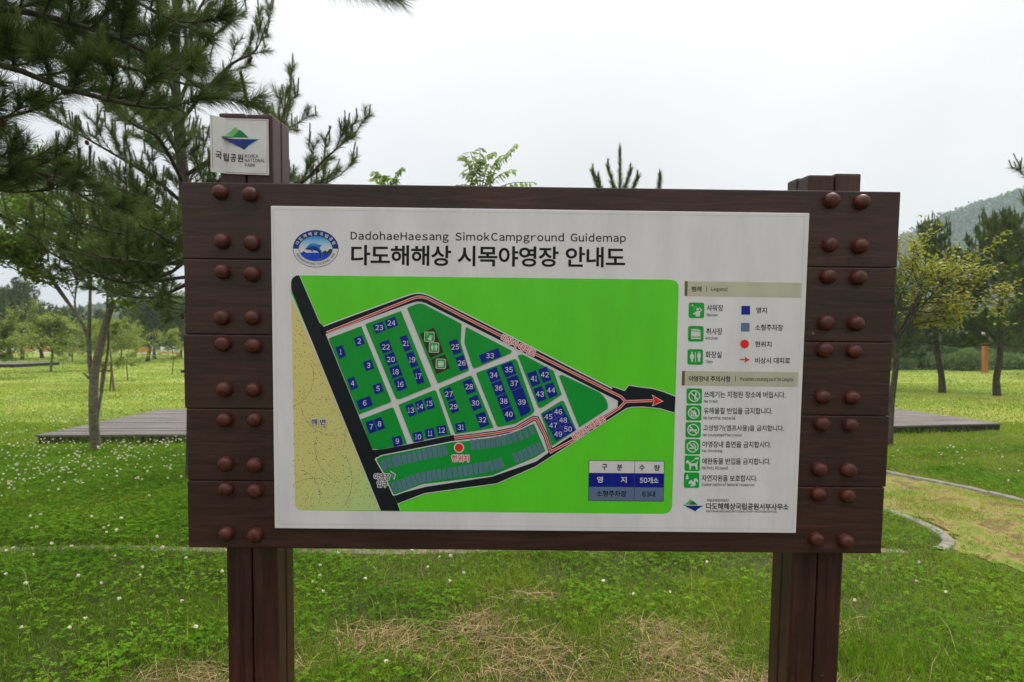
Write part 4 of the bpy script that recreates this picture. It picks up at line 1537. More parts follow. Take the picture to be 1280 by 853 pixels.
for z, pts in [
    (3.15, [pos(190, 222, 7.1), pos(120, 180, 6.9), pos(62, 148, 6.8)]),
    (2.95, [pos(170, 245, 6.6), pos(110, 225, 6.2), pos(50, 215, 6.0)]),
    (2.35, [pos(180, 352, 6.9), pos(140, 350, 6.5), pos(70, 320, 6.2), pos(40, 300, 6.1)]),
    (2.6, [pos(190, 300, 6.4), pos(140, 290, 5.9), pos(90, 275, 5.7)]),
    (2.5, [pos(200, 330, 6.2), pos(160, 325, 5.6), pos(120, 322, 5.3)]),
    (2.3, [pos(200, 370, 7.6), pos(170, 372, 7.9), pos(130, 365, 8.1)]),
    (2.8, [pos(200, 270, 7.6), pos(150, 262, 8.0), pos(80, 260, 8.3)]),
    (2.2, [pos(236, 385, 7.0), pos(225, 395, 6.7)]),
    (2.65, [pos(210, 300, 5.9), pos(195, 290, 5.3), pos(180, 285, 5.0)]),
    (3.0, [pos(240, 220, 8.0), pos(280, 200, 8.4)]),
    (2.9, [pos(300, 240, 7.0), pos(370, 232, 6.8), pos(405, 200, 6.7), pos(437, 172, 6.7)]),
    (2.85, [pos(300, 248, 7.3), pos(360, 240, 7.4), pos(400, 232, 7.4), pos(420, 222, 7.4)]),
    (3.2, [pos(290, 215, 7.0), pos(335, 180, 6.9), pos(352, 150, 6.9), pos(362, 120, 6.9)]),
    (3.5, [pos(280, 190, 7.3), pos(330, 172, 7.4), pos(360, 160, 7.4)]),
    (4.1, [pos(260, 110, 7.2), pos(290, 80, 7.1), pos(318, 65, 7.1), pos(330, 40, 7.1)]),
    (4.3, [pos(255, 60, 7.5), pos(285, 30, 7.6), pos(300, 12, 7.6)]),
    (4.7, [pos(250, 10, 7.2), pos(275, -25, 7.1)]),
    (3.7, [pos(190, 140, 7.0), pos(140, 110, 6.8), pos(90, 85, 6.7)]),
    (4.0, [pos(180, 90, 7.6), pos(120, 60, 7.8), pos(70, 40, 7.9)]),
    (4.4, [pos(190, 50, 7.1), pos(140, 15, 7.0), pos(100, -20, 6.9)]),
    (3.4, [pos(200, 175, 6.4), pos(175, 160, 5.8), pos(160, 150, 5.5)]),
    (4.9, [pos(190, -10, 7.4), pos(140, -50, 7.5)]),
    (5.3, [pos(240, -70, 7.2), pos(280, -100, 7.1)]),
    (5.3, [pos(205, -60, 7.8), pos(180, -90, 8.2)]),
    (3.3, [pos(215, 170, 8.2), pos(190, 150, 8.9), pos(170, 140, 9.3)]),
    (2.5, [pos(215, 300, 8.4), pos(190, 290, 9.1)]),
    (2.75, [pos(200, 320, 7.0), pos(150, 312, 6.9), pos(100, 300, 6.9), pos(60, 285, 6.9)]),
    (2.6, [pos(205, 345, 7.2), pos(165, 340, 7.1), pos(125, 345, 7.1), pos(95, 350, 7.1)]),
    (2.95, [pos(205, 275, 7.0), pos(165, 250, 6.9), pos(120, 240, 6.9), pos(30, 235, 6.9)]),
]:
    B.branch([trunk_at(z)] + pts, 0.024, 0.006, 0.36, 0.085, start=0.2, candle=0.4, kids=3, val=0.5, **MN)
B.candle(sm[-1], 0.3, 330)
finish(B, 'pine_tree', (0, 0, 0), 'tall open pine rising right behind the left post of the guide sign', 'pine tree', 'pines close to the guide sign', FOL['pine'], bark_pine, cones=16)

# ------------------------------------------------------------------ small broadleaf tree by the left deck
B = Plant()
d0 = 9.05
stem1 = smooth([(*at(121, 566), -0.1), pos(117, 520, d0), pos(118, 470, d0), pos(125, 435, d0), pos(133, 402, d0), pos(141, 378, d0)])
B.tube(stem1, np.linspace(0.07, 0.042, len(stem1)), 10)
stem2 = smooth([pos(119, 500, d0), pos(113, 460, d0), pos(110, 425, d0), pos(103, 405, d0), pos(90, 385, d0), pos(70, 355, d0)])
B.tube(stem2, np.linspace(0.034, 0.018, len(stem2)), 8)
stem3 = smooth([pos(111, 425, d0), pos(112, 390, d0 - .05), pos(113, 350, d0), pos(112, 310, d0)])
B.tube(stem3, np.linspace(0.028, 0.012, len(stem3)), 7)
stem4 = smooth([pos(122, 520, d0), pos(131, 465, d0 + .1), pos(136, 425, d0 + .1), pos(134, 390, d0 + .2)])
B.tube(stem4, np.linspace(0.02, 0.013, len(stem4)), 7)
B.tube(smooth([pos(114, 475, d0), pos(108, 470, d0 - .05), pos(104, 466, d0 - .05)]), np.linspace(0.02, 0.008, 9), 6)
for p, q, L in [((72, 357), (20, 312), 0.8), ((85, 380), (60, 325), 0.8), ((70, 355), (40, 330), 0.7), ((95, 390), (85, 330), 0.7), ((112, 330), (95, 285), 0.8), ((112, 310), (120, 262), 0.8), ((113, 345), (75, 300), 0.8),
                ((141, 380), (160, 340), 0.8), ((138, 388), (175, 372), 0.75), ((141, 378), (140, 320), 0.9), ((134, 390), (150, 330), 0.8), ((112, 312), (60, 280), 0.9), ((70, 356), (10, 340), 0.75), ((113, 350), (135, 300), 0.7), ((60, 340), (5, 300), 0.7), ((30, 318), (-10, 300), 0.6), ((112, 315), (40, 255), 0.8), ((140, 330), (190, 320), 0.7), ((150, 345), (205, 350), 0.7), ((60, 325), (30, 270), 0.7), ((25, 312), (0, 260), 0.7)]:
    a, b2 = pos(*p, d0), pos(*q, d0 + rng.normal() * 0.25)
    dv = b2 - a
    dv[1] += rng.normal() * 0.35
    B.grow(a, dv, L, 0.016, 2, 0.078, 24, 0.5, 0.06, 0.45)
finish(B, 'broadleaf_tree', (0, 0, 0), 'small many stemmed broadleaf tree before the left wooden deck', 'tree', None, FOL['leaf'], bark_smooth)

# ------------------------------------------------------------------ saplings just behind the board, their tips above its top edge
B = Plant()
tb = np.array([-0.75, 6.6, -0.1])
st = smooth([tb, tb + [0.03, 0, 1.0], tb + [0.0, 0.05, 2.0], tb + [0.1, 0, 2.9]])
B.tube(st, np.linspace(0.035, 0.015, len(st)), 8)


def pinnate(B, p, q, n=9, sz=0.06):
    """a compound leaf: paired leaflets along an arching stalk"""
    pts = smooth([p, (p + q) / 2 + np.array([0, 0, 0.07]), q])
    B.tube(pts, np.linspace(0.006, 0.003, len(pts)), 4)
    for i in range(n):
        f = 0.2 + 0.8 * i / (n - 1)
        c0 = np.array([np.interp(f * (len(pts) - 1), range(len(pts)), pts[:, k]) for k in range(3)])
        tg = unit(q - p)
        sd = unit(np.cross(tg, [0, 0, 1]) + np.array([0, -0.2, 0]))
        for sg in (-1, 1):
            d = unit(tg * 0.35 + sd * sg * 0.7 + np.array([0, 0, -0.55]) + rng.normal(size=3) * 0.15)
            B.leaf(c0, d, unit(np.array([0, -0.6, 0.8]) + rng.normal(size=3) * 0.4), sz * rng.uniform(0.8, 1.25), 0.6 + rng.normal() * 0.2)


D6 = 6.5
hubs = [((600, 250), [((588, 190), 12), ((645, 180), 15), ((578, 215), 9), ((612, 205), 9), ((640, 212), 10), ((668, 228), 7), ((600, 185), 9), ((625, 195), 9), ((572, 232), 8)]),
        ((590, 225), [((577, 194), 8), ((600, 200), 8), ((618, 190), 9)]),
        ((487, 245), [((466, 214), 8), ((470, 222), 7), ((503, 209), 9), ((495, 222), 7), ((480, 219), 7)])]
for hub, tips in hubs:
    h = pos(*hub, D6)
    bp = smooth([st[-4], (st[-4] + h) / 2 + np.array([0, 0, 0.05]), h])
    B.tube(bp, np.linspace(0.016, 0.008, len(bp)), 6)
    for tp, n in tips:
        pinnate(B, h, pos(*tp, D6 + rng.normal() * 0.12), n + 3, 0.09)
for k in range(26):
    f = rng.uniform(0.5, 1)
    p = st[int(f * (len(st) - 1))]
    az = rng.uniform(0, 6.28)
    pinnate(B, p, p + np.array([math.cos(az) * 0.5, math.sin(az) * 0.5, 0.25]), 9, 0.075)
finish(B, 'sapling', (0, 0, 0), 'fresh green sapling with feathery leaves peeking above the sign board', 'tree', None, FOL['fresh'], bark_smooth, 0.42)

B = auto_pine(2.75, 0.6, 0.75, 0.42, 0.085, 0.0038, 520, r0=0.045, tl=0.28, tgap=0.12, per=4, candle=0.6)
for tip in ((775, 190, 775, 245), (741, 215, 752, 250), (825, 222, 822, 250), (760, 208, 770, 245), (788, 214, 778, 245), (748, 224, 755, 250), (797, 222, 785, 250)):
    a, b2 = pos(tip[2], tip[3], 6.0) - np.array([1.0, 6.0, 0]), pos(tip[0], tip[1], 6.0) - np.array([1.0, 6.0, 0])
    B.tube([np.array([0, 0, 2.5]), a], 0.008, 4)
    B.tube([a, b2], [0.008, 0.006], 4)
    B.shoot(a, b2, 460, 0.07, 0.0045, R(18), R(50), 0.55)
    B.shoot(b2 - np.array([0, 0, 0.05]), b2 + np.array([0, 0, 0.05]), 110, 0.05, 0.004, R(12), R(36), 0.6)
finish(B, 'pine_sapling', (1.0, 6.0, 0), 'young pine whose tips stick up over the middle of the board', 'pine tree', None, FOL['pine'], bark_pine)

# ------------------------------------------------------------------ right side trees
x, y = at(1247, 495)
B = auto_pine(5.0, 1.5, 1.55, 0.4, 0.15, 0.009, 330, lean=(0.15, 0), r0=0.1, tl=0.5, tgap=0.16, per=5, kids=3, candle=0.6, val=0.46, top_taper=0.8)
big_pine = finish(B, 'pine_tree', (x, y, 0), 'full pine with upright pale tips near the right edge, in front of the timber pole', 'pine tree', 'pines on the right lawn', FOL['pine'], bark_pine)
x, y = at(1178, 491)
B = auto_pine(5.1, 1.55, 1.6, 0.42, 0.15, 0.009, 330, lean=(-0.4, 0), r0=0.1, tl=0.5, tgap=0.17, per=5, kids=3, candle=0.45, val=0.4, top_taper=1.5, curve=-0.12)
lean_pine = finish(B, 'pine_tree', (x, y, 0), 'dark pine with a leaning trunk behind the yellowing tree', 'pine tree', 'pines on the right lawn', FOL['pine'], bark_pine)
x, y = at(1119, 487)
copy_tree(lean_pine, (x, y + 0.5, 0), 2.4, 0.72, 'pine half hidden by the right end of the sign, thick at its base')
x, y = (8.75, 8.9)
B = auto_pine(5.0, 2.3, 1.75, 0.42, 0.11, 0.0045, 460, r0=0.09, tl=0.4, tgap=0.11, per=5, kids=3, candle=0.75, val=0.42)
finish(B, 'pine_tree', (x, y, 0), 'pine at the far right whose orange tipped shoots enter the photo', 'pine tree', 'pines on the right lawn', FOL['pine'], bark_pine)
for i, (px, d, sc, rz, lab) in enumerate([(1136, 36, 0.75, 1.0, 'distant pine above the right deck next to the board edge'), (1294, 30, 0.9, 3.0, 'pine rising behind the full right pine under the ridge'),
                                         (1276, 40, 0.62, 5.0, 'far small pine by the reeds at the right edge'), (1088, 30, 0.8, 2.0, 'pine hidden behind the right post of the sign')]):
    copy_tree(big_pine if i % 2 else lean_pine, ((px - 640) / FPX * d, d, 0), rz, sc, lab, 'far pines on the right')

B = Plant()
d0 = 10.0
st = smooth([(*at(1111, 556), -0.1), pos(1114, 505, d0), pos(1120, 455, d0), pos(1119, 425, d0)])
B.tube(st, np.linspace(0.055, 0.035, len(st)), 9)
for p, q, L in [((1121, 428), (1150, 372), 0.9), ((1121, 425), (1108, 360), 0.9), ((1136, 395), (1185, 360), 0.9), ((1142, 383), (1150, 330), 0.8), ((1115, 385), (1085, 350), 0.8), ((1140, 380), (1200, 375), 0.85), ((1118, 400), (1130, 340), 0.8),
                ((1148, 372), (1190, 335), 0.7), ((1128, 410), (1165, 395), 0.8), ((1110, 370), (1120, 330), 0.7), ((1150, 375), (1205, 352), 0.8), ((1145, 388), (1195, 402), 0.7), ((1155, 362), (1212, 330), 0.7), ((1120, 400), (1140, 385), 0.7)]:
    a, b2 = pos(*p, d0), pos(*q, d0 + rng.normal() * 0.2)
    B.tube(smooth([st[-1], (st[-1] + a) / 2 + rng.normal(size=3) * 0.03, a]), np.linspace(0.018, 0.012, 9), 6)
    dv = b2 - a
    dv[1] += rng.normal() * 0.35
    B.grow(a, dv, L, 0.012, 2, 0.07, 14, 0.55, 0.0, 0.9)
finish(B, 'broadleaf_tree', (0, 0, 0), 'yellowing broadleaf tree leaning out beside the right end of the board', 'tree', None, FOL['gold'], bark_pine)

# ------------------------------------------------------------------ young and far trees on the left lawn


def layered_tree(H, spread, leaf, cnt, val, trunk_r=0.05, layers=6):
    B = Plant()
    st = smooth([(0, 0, -0.1), (0.03 * H, 0, 0.35 * H), (-0.02 * H, 0.02, 0.7 * H), (0, 0, 0.95 * H)])
    B.tube(st, np.linspace(trunk_r, trunk_r * 0.3, len(st)), 8)
    for i in range(layers):
        f = 0.38 + 0.6 * i / (layers - 1)
        p = st[int(f * (len(st) - 1))]
        for k in range(4):
            az = i * 1.1 + k * 1.57 + rng.normal() * 0.3
            L = spread * (1 - 0.75 * (f - 0.38)) * rng.choice([0.35, 0.8, 1.0, 1.35]) * (1 if i < layers - 1 else 0.6)
            B.grow(p, np.array([math.cos(az), math.sin(az), 0.28]), L, trunk_r * 0.35, 2, leaf, cnt, val, 0.0, 0.9, 0.9)
    return B


x, y = at(137, 489)
B = layered_tree(2.35, 0.75, 0.075, 9, 0.6, 0.03, 5)
young = finish(B, 'young_tree', (x, y, 0), 'young lime green tree held by two wooden stakes', 'tree', 'young broadleaf trees on the lawn', FOL['lime'], bark_smooth)
stake = empty('tree_stakes', (x, y, 0), 'two leaning wooden stakes tied with a bar round a young tree', 'stakes')
stk_mat = noise_mat('stake wood', [(0.3, (0.08, 0.05, 0.03)), (0.7, (0.2, 0.14, 0.09))], scale=(1, 1, 0.2), nscale=20, rough=0.85)
for sx in (-1, 1):
    bm = bmesh.new()
    bmesh.ops.create_cone(bm, cap_ends=True, segments=8, radius1=0.035, radius2=0.03, depth=1.05)
    o = bm_obj('stake', bm, stk_mat, stake)
    o.location = (sx * 0.17, -0.12, 0.42)
    o.rotation_euler = (0, -sx * 0.12, 0)
bm = bmesh.new()
add_box(bm, -0.2, 0.2, -0.165, -0.13, 0.62, 0.68, 0.005)
bm_obj('tie_bar', bm, stk_mat, stake)

B = layered_tree(3.0, 1.15, 0.14, 13, 0.5, 0.06, 7)
lime_tree = finish(B, 'broadleaf_tree', (*at(63, 465), 0), 'yellow green layered tree on the left lawn beside the low far deck', 'tree', 'young broadleaf trees on the lawn', FOL['lime'], bark_smooth)
B = layered_tree(2.7, 1.2, 0.15, 13, 0.55, 0.05, 6)
green_tree = finish(B, 'broadleaf_tree', (*at(90, 452), 0), 'mid green round tree behind the multi stemmed trunk', 'tree', 'young broadleaf trees on the lawn', FOL['leaf'], bark_smooth)
for src, px, d, rz, sc, lab in [
    (young, 215, 31, 1, 0.95, 'small green tree on bare lawn just left of the board edge'),
    (lime_tree, -4, 27, 2, 0.85, 'lime tree cut by the left edge of the photo'),
    (young, 160, 26, 3, 0.8, 'low lime sapling right of the staked tree'),
    (lime_tree, 152, 46, 5.2, 1.0, 'light green tree rising behind the staked tree'),
    (green_tree, 112, 47, 2.2, 1.1, 'mid green tree farther back between the forked stems'),
    (young, 78, 37, 0.4, 0.62, 'knee high shrub like sapling alone on the far lawn'),
]:
    copy_tree(src, ((px - 640) / FPX * d, d, 0), rz, sc, lab, 'young broadleaf trees on the lawn')

B = auto_pine(6.3, 1.2, 2.3, 0.55, 0.22, 0.026, 120, r0=0.15, tl=0.8, tgap=0.24, per=6, candle=0.35, kids=2, val=0.42, top_taper=0.8)
far_pine = finish(B, 'pine_tree', ((28 - 640) / FPX * 55, 55, 0), 'far dark conifer with a pointed spire at the left', 'pine tree', 'far pines on the left', FOL['pine'], bark_pine)
B = auto_pine(4.2, 1.3, 2.2, 0.45, 0.22, 0.026, 120, lean=(0.5, 0), r0=0.15, tl=0.8, tgap=0.24, per=6, candle=0.3, kids=2, val=0.4, top_taper=0.5)
flat_pine = finish(B, 'pine_tree', ((184 - 640) / FPX * 50, 50, 0), 'leaning far pine with a layered dark crown left of the board', 'pine tree', 'far pines on the left', FOL['pine'], bark_pine)
for src, px, d, rz, sc, lab in [
    (flat_pine, 193, 56, 2, 0.95, 'far pine just right of the leaning one'), (flat_pine, 14, 58, 3, 1.1, 'far dark pine left of the spired conifer'), (flat_pine, 53, 60, 4, 1.05, 'wide far pine right of the spired conifer'),
    (flat_pine, -12, 52, 1, 1.2, 'far pine at the very left edge'), (far_pine, 226, 62, 2.5, 0.8, 'far pine touching the left end of the board'), (flat_pine, 88, 66, 5, 1.0, 'far low pine before the orange barriers'),
    (flat_pine, 168, 64, 0.6, 1.0, 'far pine behind the light green trees'), (flat_pine, 250, 58, 3.4, 1.1, 'far pine hidden behind the left end of the board'), (far_pine, 125, 72, 1.2, 0.75, 'farthest pine showing between the forked stems'),
]:
    copy_tree(src, ((px - 640) / FPX * d, d, 0), rz, sc, lab, 'far pines on the left')

# ------------------------------------------------------------------ wooden decks
deck_top = noise_mat('weathered deck boards', [(0.3, (0.05, 0.042, 0.038)), (0.5, (0.115, 0.1, 0.09)), (0.7, (0.2, 0.178, 0.16))], scale=(0.35, 7, 7), nscale=3, detail=9, rough=0.75, spec=0.3, bump=0.2)
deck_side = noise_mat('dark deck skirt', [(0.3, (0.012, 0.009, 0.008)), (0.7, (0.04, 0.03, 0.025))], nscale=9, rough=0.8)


def deck(corner, ang, wx, wy, h, label, boards=True):
    """corner = front left corner; boards run along local x"""
    root = empty('wooden_deck', (corner[0], corner[1], 0), label, 'deck', 'low wooden camping decks', ang)
    bm = bmesh.new()
    n = int(wy / 0.145)
    for i in range(n):
        y0 = wy * i / n
        jz = rng.normal() * 0.0015
        add_box(bm, 0, wx, y0 + 0.007, y0 + wy / n - 0.007, h - 0.03 + jz, h + jz, 0.003 if boards else 0)
    bm_obj('deck_boards', bm, deck_top, root)
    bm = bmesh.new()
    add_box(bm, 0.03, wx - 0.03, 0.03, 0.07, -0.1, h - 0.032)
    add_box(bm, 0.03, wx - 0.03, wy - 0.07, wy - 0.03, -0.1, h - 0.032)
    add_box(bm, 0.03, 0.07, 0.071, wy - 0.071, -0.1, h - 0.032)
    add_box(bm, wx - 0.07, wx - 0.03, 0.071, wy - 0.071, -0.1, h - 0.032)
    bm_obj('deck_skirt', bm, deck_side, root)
    return root


DECKS = [((-7.34, 9.85), R(2), 3.9, 3.8, 0.15), ((4.75, 10.72), R(9), 4.0, 4.0, 0.14), ((-34.0, 38.5), 0.0, 4.0, 4.0, 0.2), ((-16.6, 32.0), R(4), 4.0, 4.0, 0.16), ((-19.8, 40.0), R(-3), 4.0, 4.0, 0.2)]
for dk, lab in zip(DECKS, ['weathered grey deck under the many stemmed tree at left', 'weathered grey deck between the right lawn and the yellowing tree', 'far low deck on the left lawn by the photo edge',
                           'faint far deck beyond the staked young tree', 'farthest deck near the leaning pine at left']):
    deck(*dk, lab, dk[0][1] < 20)


def in_deck(px, py, m=0.0):
    r = np.zeros(np.shape(px), bool)
    for (cx0, cy0), a, wx, wy, h in DECKS:
        u = (px - cx0) * math.cos(a) + (py - cy0) * math.sin(a)
        v = -(px - cx0) * math.sin(a) + (py - cy0) * math.cos(a)
        r |= (u > -m) & (u < wx + m) & (v > -m) & (v < wy + m)
    return r


# ------------------------------------------------------------------ timber pole, hedge, barriers, house
orange = noise_mat('orange stained timber', [(0.3, (0.3, 0.1, 0.02)), (0.7, (0.5, 0.2, 0.045))], scale=(1, 1, 0.2), nscale=8, rough=0.6)
px_, py_ = at(1231, 466)
post = empty('timber_pole', (px_, py_, 0), 'orange timber pole with cross arms and a lamp in front of the reeds', 'pole')
bm = bmesh.new()
add_box(bm, -0.1, 0.1, -0.1, 0.1, -0.2, 1.7, 0.02)
bm_obj('pole', bm, orange, post)
bm = bmesh.new()
add_box(bm, -0.19, 0.19, -0.19, 0.19, 1.7, 1.82, 0.03)
bm_obj('pole_cap', bm, orange, post)
bm = bmesh.new()
add_box(bm, -0.42, 0.42, -0.14, -0.102, 1.36, 1.46, 0.01)
bm_obj('cross_arm', bm, orange, post)
bm = bmesh.new()
add_box(bm, 0.101, 0.75, -0.05, 0.05, 1.62, 1.72, 0.01)
o = bm_obj('cross_arm', bm, orange, post)
o.rotation_euler = (0, R(-4), 0)
bm = bmesh.new()
bmesh.ops.create_uvsphere(bm, u_segments=16, v_segments=8, radius=0.2)
for v in bm.verts:
    v.co.z = v.co.z * 0.55 + 1.98
bm_obj('lamp_cover', bm, new_mat('lamp white', (0.75, 0.76, 0.78, 1), 0.4), post, True)

hx = [(1120, 0.9), (1146, 0.95), (1172, 0.6), (1198, 0.8), (1212, 1.0), (1240, 0.85), (1262, 0.75), (1285, 0.7), (1310, 0.8), (1090, 0.9), (1060, 0.8)]
hlab = ['reed clump touching the right end of the board', 'pale round reed clump left of the leaning trunk', 'low reed clump behind the leaning pine trunk', 'reed clump left of the orange pole', 'tallest reed clump right behind the orange pole',
        'reed clump between pole and full pine trunk', 'reed clump right of the full pine trunk', 'reed clump cut by the right photo edge', 'reed clump beyond the right photo edge', 'reed clump hidden behind the right post', 'reed clump hidden behind the board']
for (px, hh), lab in zip(hx, hlab):
    B = Plant()
    d0 = 36 + rng.normal() * 0.5
    n = 1500
    a = rng.uniform(0, 2 * PI, n)
    r = np.sqrt(rng.random(n))
    P0 = np.stack([np.cos(a) * r * 1.05, np.sin(a) * r * 0.8, rng.random(n) ** 0.8 * hh * (1.15 - 0.6 * r * r)], 1)
    B.lp += list(P0)
    B.ld += list(unit(rng.normal(size=(n, 3)) * 0.6 + np.array([0, 0, 0.7])))
    B.ln += list(unit(rng.normal(size=(n, 3)) + np.array([0, -0.5, 0.5])))
    B.ls += list(rng.uniform(0.15, 0.32, n))
    B.lv += list(0.3 + 0.5 * rng.random(n))
    finish(B, 'reed_clump', ((px - 640) / FPX * d0, d0, 0), lab, 'reeds', 'reed clumps along the right lawn', FOL['reed'], bark_smooth, 0.3)


def leaf_cloud(crowns, size, per, vbase):
    B = Plant()
    for (cx0, cy0, cz0, rx, ry, rz) in crowns:
        n = int(per * rx * rz)
        d = unit(rng.normal(size=(n, 3)))
        rr = rng.random(n) ** 0.33
        lump = 0.75 + 0.5 * vnoise(d[:, 0] * 3 + cx0, d[:, 2] * 3 + d[:, 1] * 2 + cy0, 8)
        P0 = np.array([cx0, cy0, cz0]) + d * rr[:, None] * lump[:, None] * np.array([rx, ry, rz])
        P0[:, 2] = np.maximum(P0[:, 2], 0.05)
        B.lp += list(P0)
        B.ld += list(unit(rng.normal(size=(n, 3))))
        B.ln += list(unit(rng.normal(size=(n, 3)) + np.array([0, -0.3, 0.8])))
        B.ls += list(size * rng.uniform(0.6, 1.3, n))
        B.lv += list(vbase + rng.normal() * 0.14 + (rng.random(n) - 0.5) * 0.3)
    return B.leaves(0.6)


cr = []
for i in range(34):
    px = rng.uniform(960, 1420)
    d0 = rng.uniform(48, 66)
    h = rng.uniform(2.2, 4.2)
    cr.append(((px - 640) / FPX * d0, d0, h * 0.5, rng.uniform(2, 3.4), 2.0, h * 0.55))
V, F, a = leaf_cloud(cr, 0.42, 260, 0.45)
tag(np_mesh('woodland', V, [F], FOL['wood'], None, a), 'dense mixed woodland edge behind the reeds on the right', 'woodland', kind='stuff')
cr = []
for i in range(40):
    px = rng.uniform(-120, 960)
    d0 = rng.uniform(118, 150)
    h = rng.uniform(2.5, 5)
    cr.append(((px - 640) / FPX * d0, d0, h * 0.5, rng.uniform(4, 7), 3.0, h * 0.5))
V, F, a = leaf_cloud(cr, 0.9, 60, 0.45)
tag(np_mesh('woodland', V, [F], FOL['wood'], None, a), 'distant belt of trees behind the barriers on the left', 'woodland', kind='stuff')

bar_o = new_mat('barrier orange', (0.6, 0.22, 0.06, 1), 0.5)
bar_w = new_mat('barrier white', (0.7, 0.7, 0.68, 1), 0.5)
bar_b = new_mat('barrier blue', (0.06, 0.16, 0.45, 1), 0.5)
labs = ['long pale orange barrier behind the spired conifer', 'orange barrier between the two layered trees', 'small orange barrier by the forked trunk', 'orange barrier left of the leaning pine trunk', 'orange barrier right of the leaning pine trunk', 'pale barrier next to the board edge',
        'white barrier at the left photo edge', 'blue barrier beyond the layered tree', 'blue barrier near the leaning pine trunk']
for (px, wpx, mt, z), lab in zip([(36, 16, bar_o, 1.0), (56, 12, bar_o, 0.9), (97, 10, bar_o, 0.7), (140, 16, bar_o, 0.8), (180, 22, bar_o, 0.8), (214, 26, bar_w, 0.9), (10, 26, bar_w, 0.8), (80, 12, bar_b, 1.3), (190, 10, bar_b, 1.3)], labs):
    d0 = 84 + rng.normal() * 3
    rt = empty('barrier', ((px - 640) / FPX * d0, d0, 0), lab, 'barrier', 'coloured barriers along the far road')
    wd = wpx / FPX * d0
    bm = bmesh.new()
    for k in range(max(2, int(wd / 0.9))):
        n = max(2, int(wd / 0.9))
        x0 = -wd / 2 + wd * k / n
        add_box(bm, x0 + 0.02, x0 + wd / n - 0.02, -0.12, 0.12, 0.18, z, 0.05)
    bm_obj('barrier_panel', bm, mt, rt)
    bm = bmesh.new()
    add_box(bm, -wd / 2, wd / 2, -0.22, 0.22, 0, 0.16, 0.04)
    bm_obj('barrier_foot', bm, bar_w if mt is not bar_w else bar_o, rt)

# ------------------------------------------------------------------ hills
hill_mat = noise_mat('wooded slope', [(0.3, (0.022, 0.045, 0.016)), (0.5, (0.045, 0.085, 0.026)), (0.7, (0.08, 0.12, 0.038))], nscale=0.09, detail=12, rough=0.95, spec=0.05)


def hill(prof, D, D0, label, seed, tree):
    """prof: measured crest (pixel x, pixel y) at distance D; the slope starts at D0"""
    px = np.array([p[0] for p in prof], float)
    pz = EYE - (np.array([p[1] for p in prof], float) - 426.5) / FPX * D
    xs = np.linspace(px[0], px[-1], 260)
    crest = np.interp(xs, px, pz)
    crest = np.convolve(np.pad(crest, 8, 'edge'), np.ones(17) / 17, 'valid')
    ts = np.concatenate([np.linspace(0, 1, 70), np.linspace(1.03, 1.5, 20)])
    V = []
    for tt in ts:
        d = D0 + (D - D0) * tt
        X = (xs - 640) / FPX * D
        g = tt ** 1.25 if tt <= 1 else max(0, 1 - ((tt - 1) / 0.5) ** 1.5)
        Z = crest * g + (fbm(X * 0.03, d * 0.03 + seed, seed, 4) - 0.5) * 0.16 * crest * min(1, tt * 2) * (1 if tt < 0.9 else 0.35)
        Z = Z + (vnoise(X * 0.35, d * 0.35 + X * 0, seed + 3) - 0.5) * 2.0 * min(1, tt * 3)
        Z = np.where(tt == 0, -0.5, Z)
        V.append(np.stack([X, np.full_like(X, d), Z], 1))
    V = np.array(V)
    k, n = V.shape[:2]
    id2 = np.arange(k * n).reshape(k, n)
    F = np.stack([id2[:-1, :-1].ravel(), id2[:-1, 1:].ravel(), id2[1:, 1:].ravel(), id2[1:, :-1].ravel()], 1)
    tag(np_mesh('hill', V.reshape(-1, 3), [F], hill_mat, smooth=True), label, 'hill', kind='structure')
    # canopy
    cand = V[4:71].reshape(-1, 3)
    pick = cand[rng.integers(0, len(cand), tree)]
    crestp = V[66:71].reshape(-1, 3)
    pick = np.vstack([pick, crestp[rng.integers(0, len(crestp), tree // 9)]])
    N = len(pick)
    m = 7
    s = rng.uniform(1.3, 2.6, N)
    P0 = np.repeat(pick, m, 0) + rng.normal(size=(N * m, 3)) * np.repeat(s, m)[:, None] * np.array([0.55, 0.55, 0.35]) + np.array([0, 0, 1.6])
    B = Plant()
    B.lp, B.ld = list(P0), list(unit(rng.normal(size=(N * m, 3))))
    B.ln = list(unit(rng.normal(size=(N * m, 3)) + np.array([0, -0.4, 1])))
    B.ls = list(np.repeat(s, m) * rng.uniform(0.6, 1.1, N * m))
    B.lv = list(np.repeat(rng.uniform(0.1, 0.7, N), m))
    V2, F2, a2 = B.leaves(0.8)
    tag(np_mesh('hill_trees', V2, [F2], FOL['wood'], None, a2), 'tree canopy covering ' + label, 'woodland', kind='stuff')


hill([(930, 412), (1000, 372), (1060, 338), (1125, 303), (1160, 283), (1200, 266), (1240, 253), (1280, 240), (1340, 224), (1420, 205), (1520, 190), (1640, 190)], 380, 150, 'the long wooded hill rising to the right', 5, 15000)
hill([(-60, 440), (40, 428), (80, 405), (120, 392), (170, 384), (230, 374), (300, 368), (380, 372), (470, 392), (560, 425)], 320, 170, 'the low wooded hill far to the left', 9, 8000)

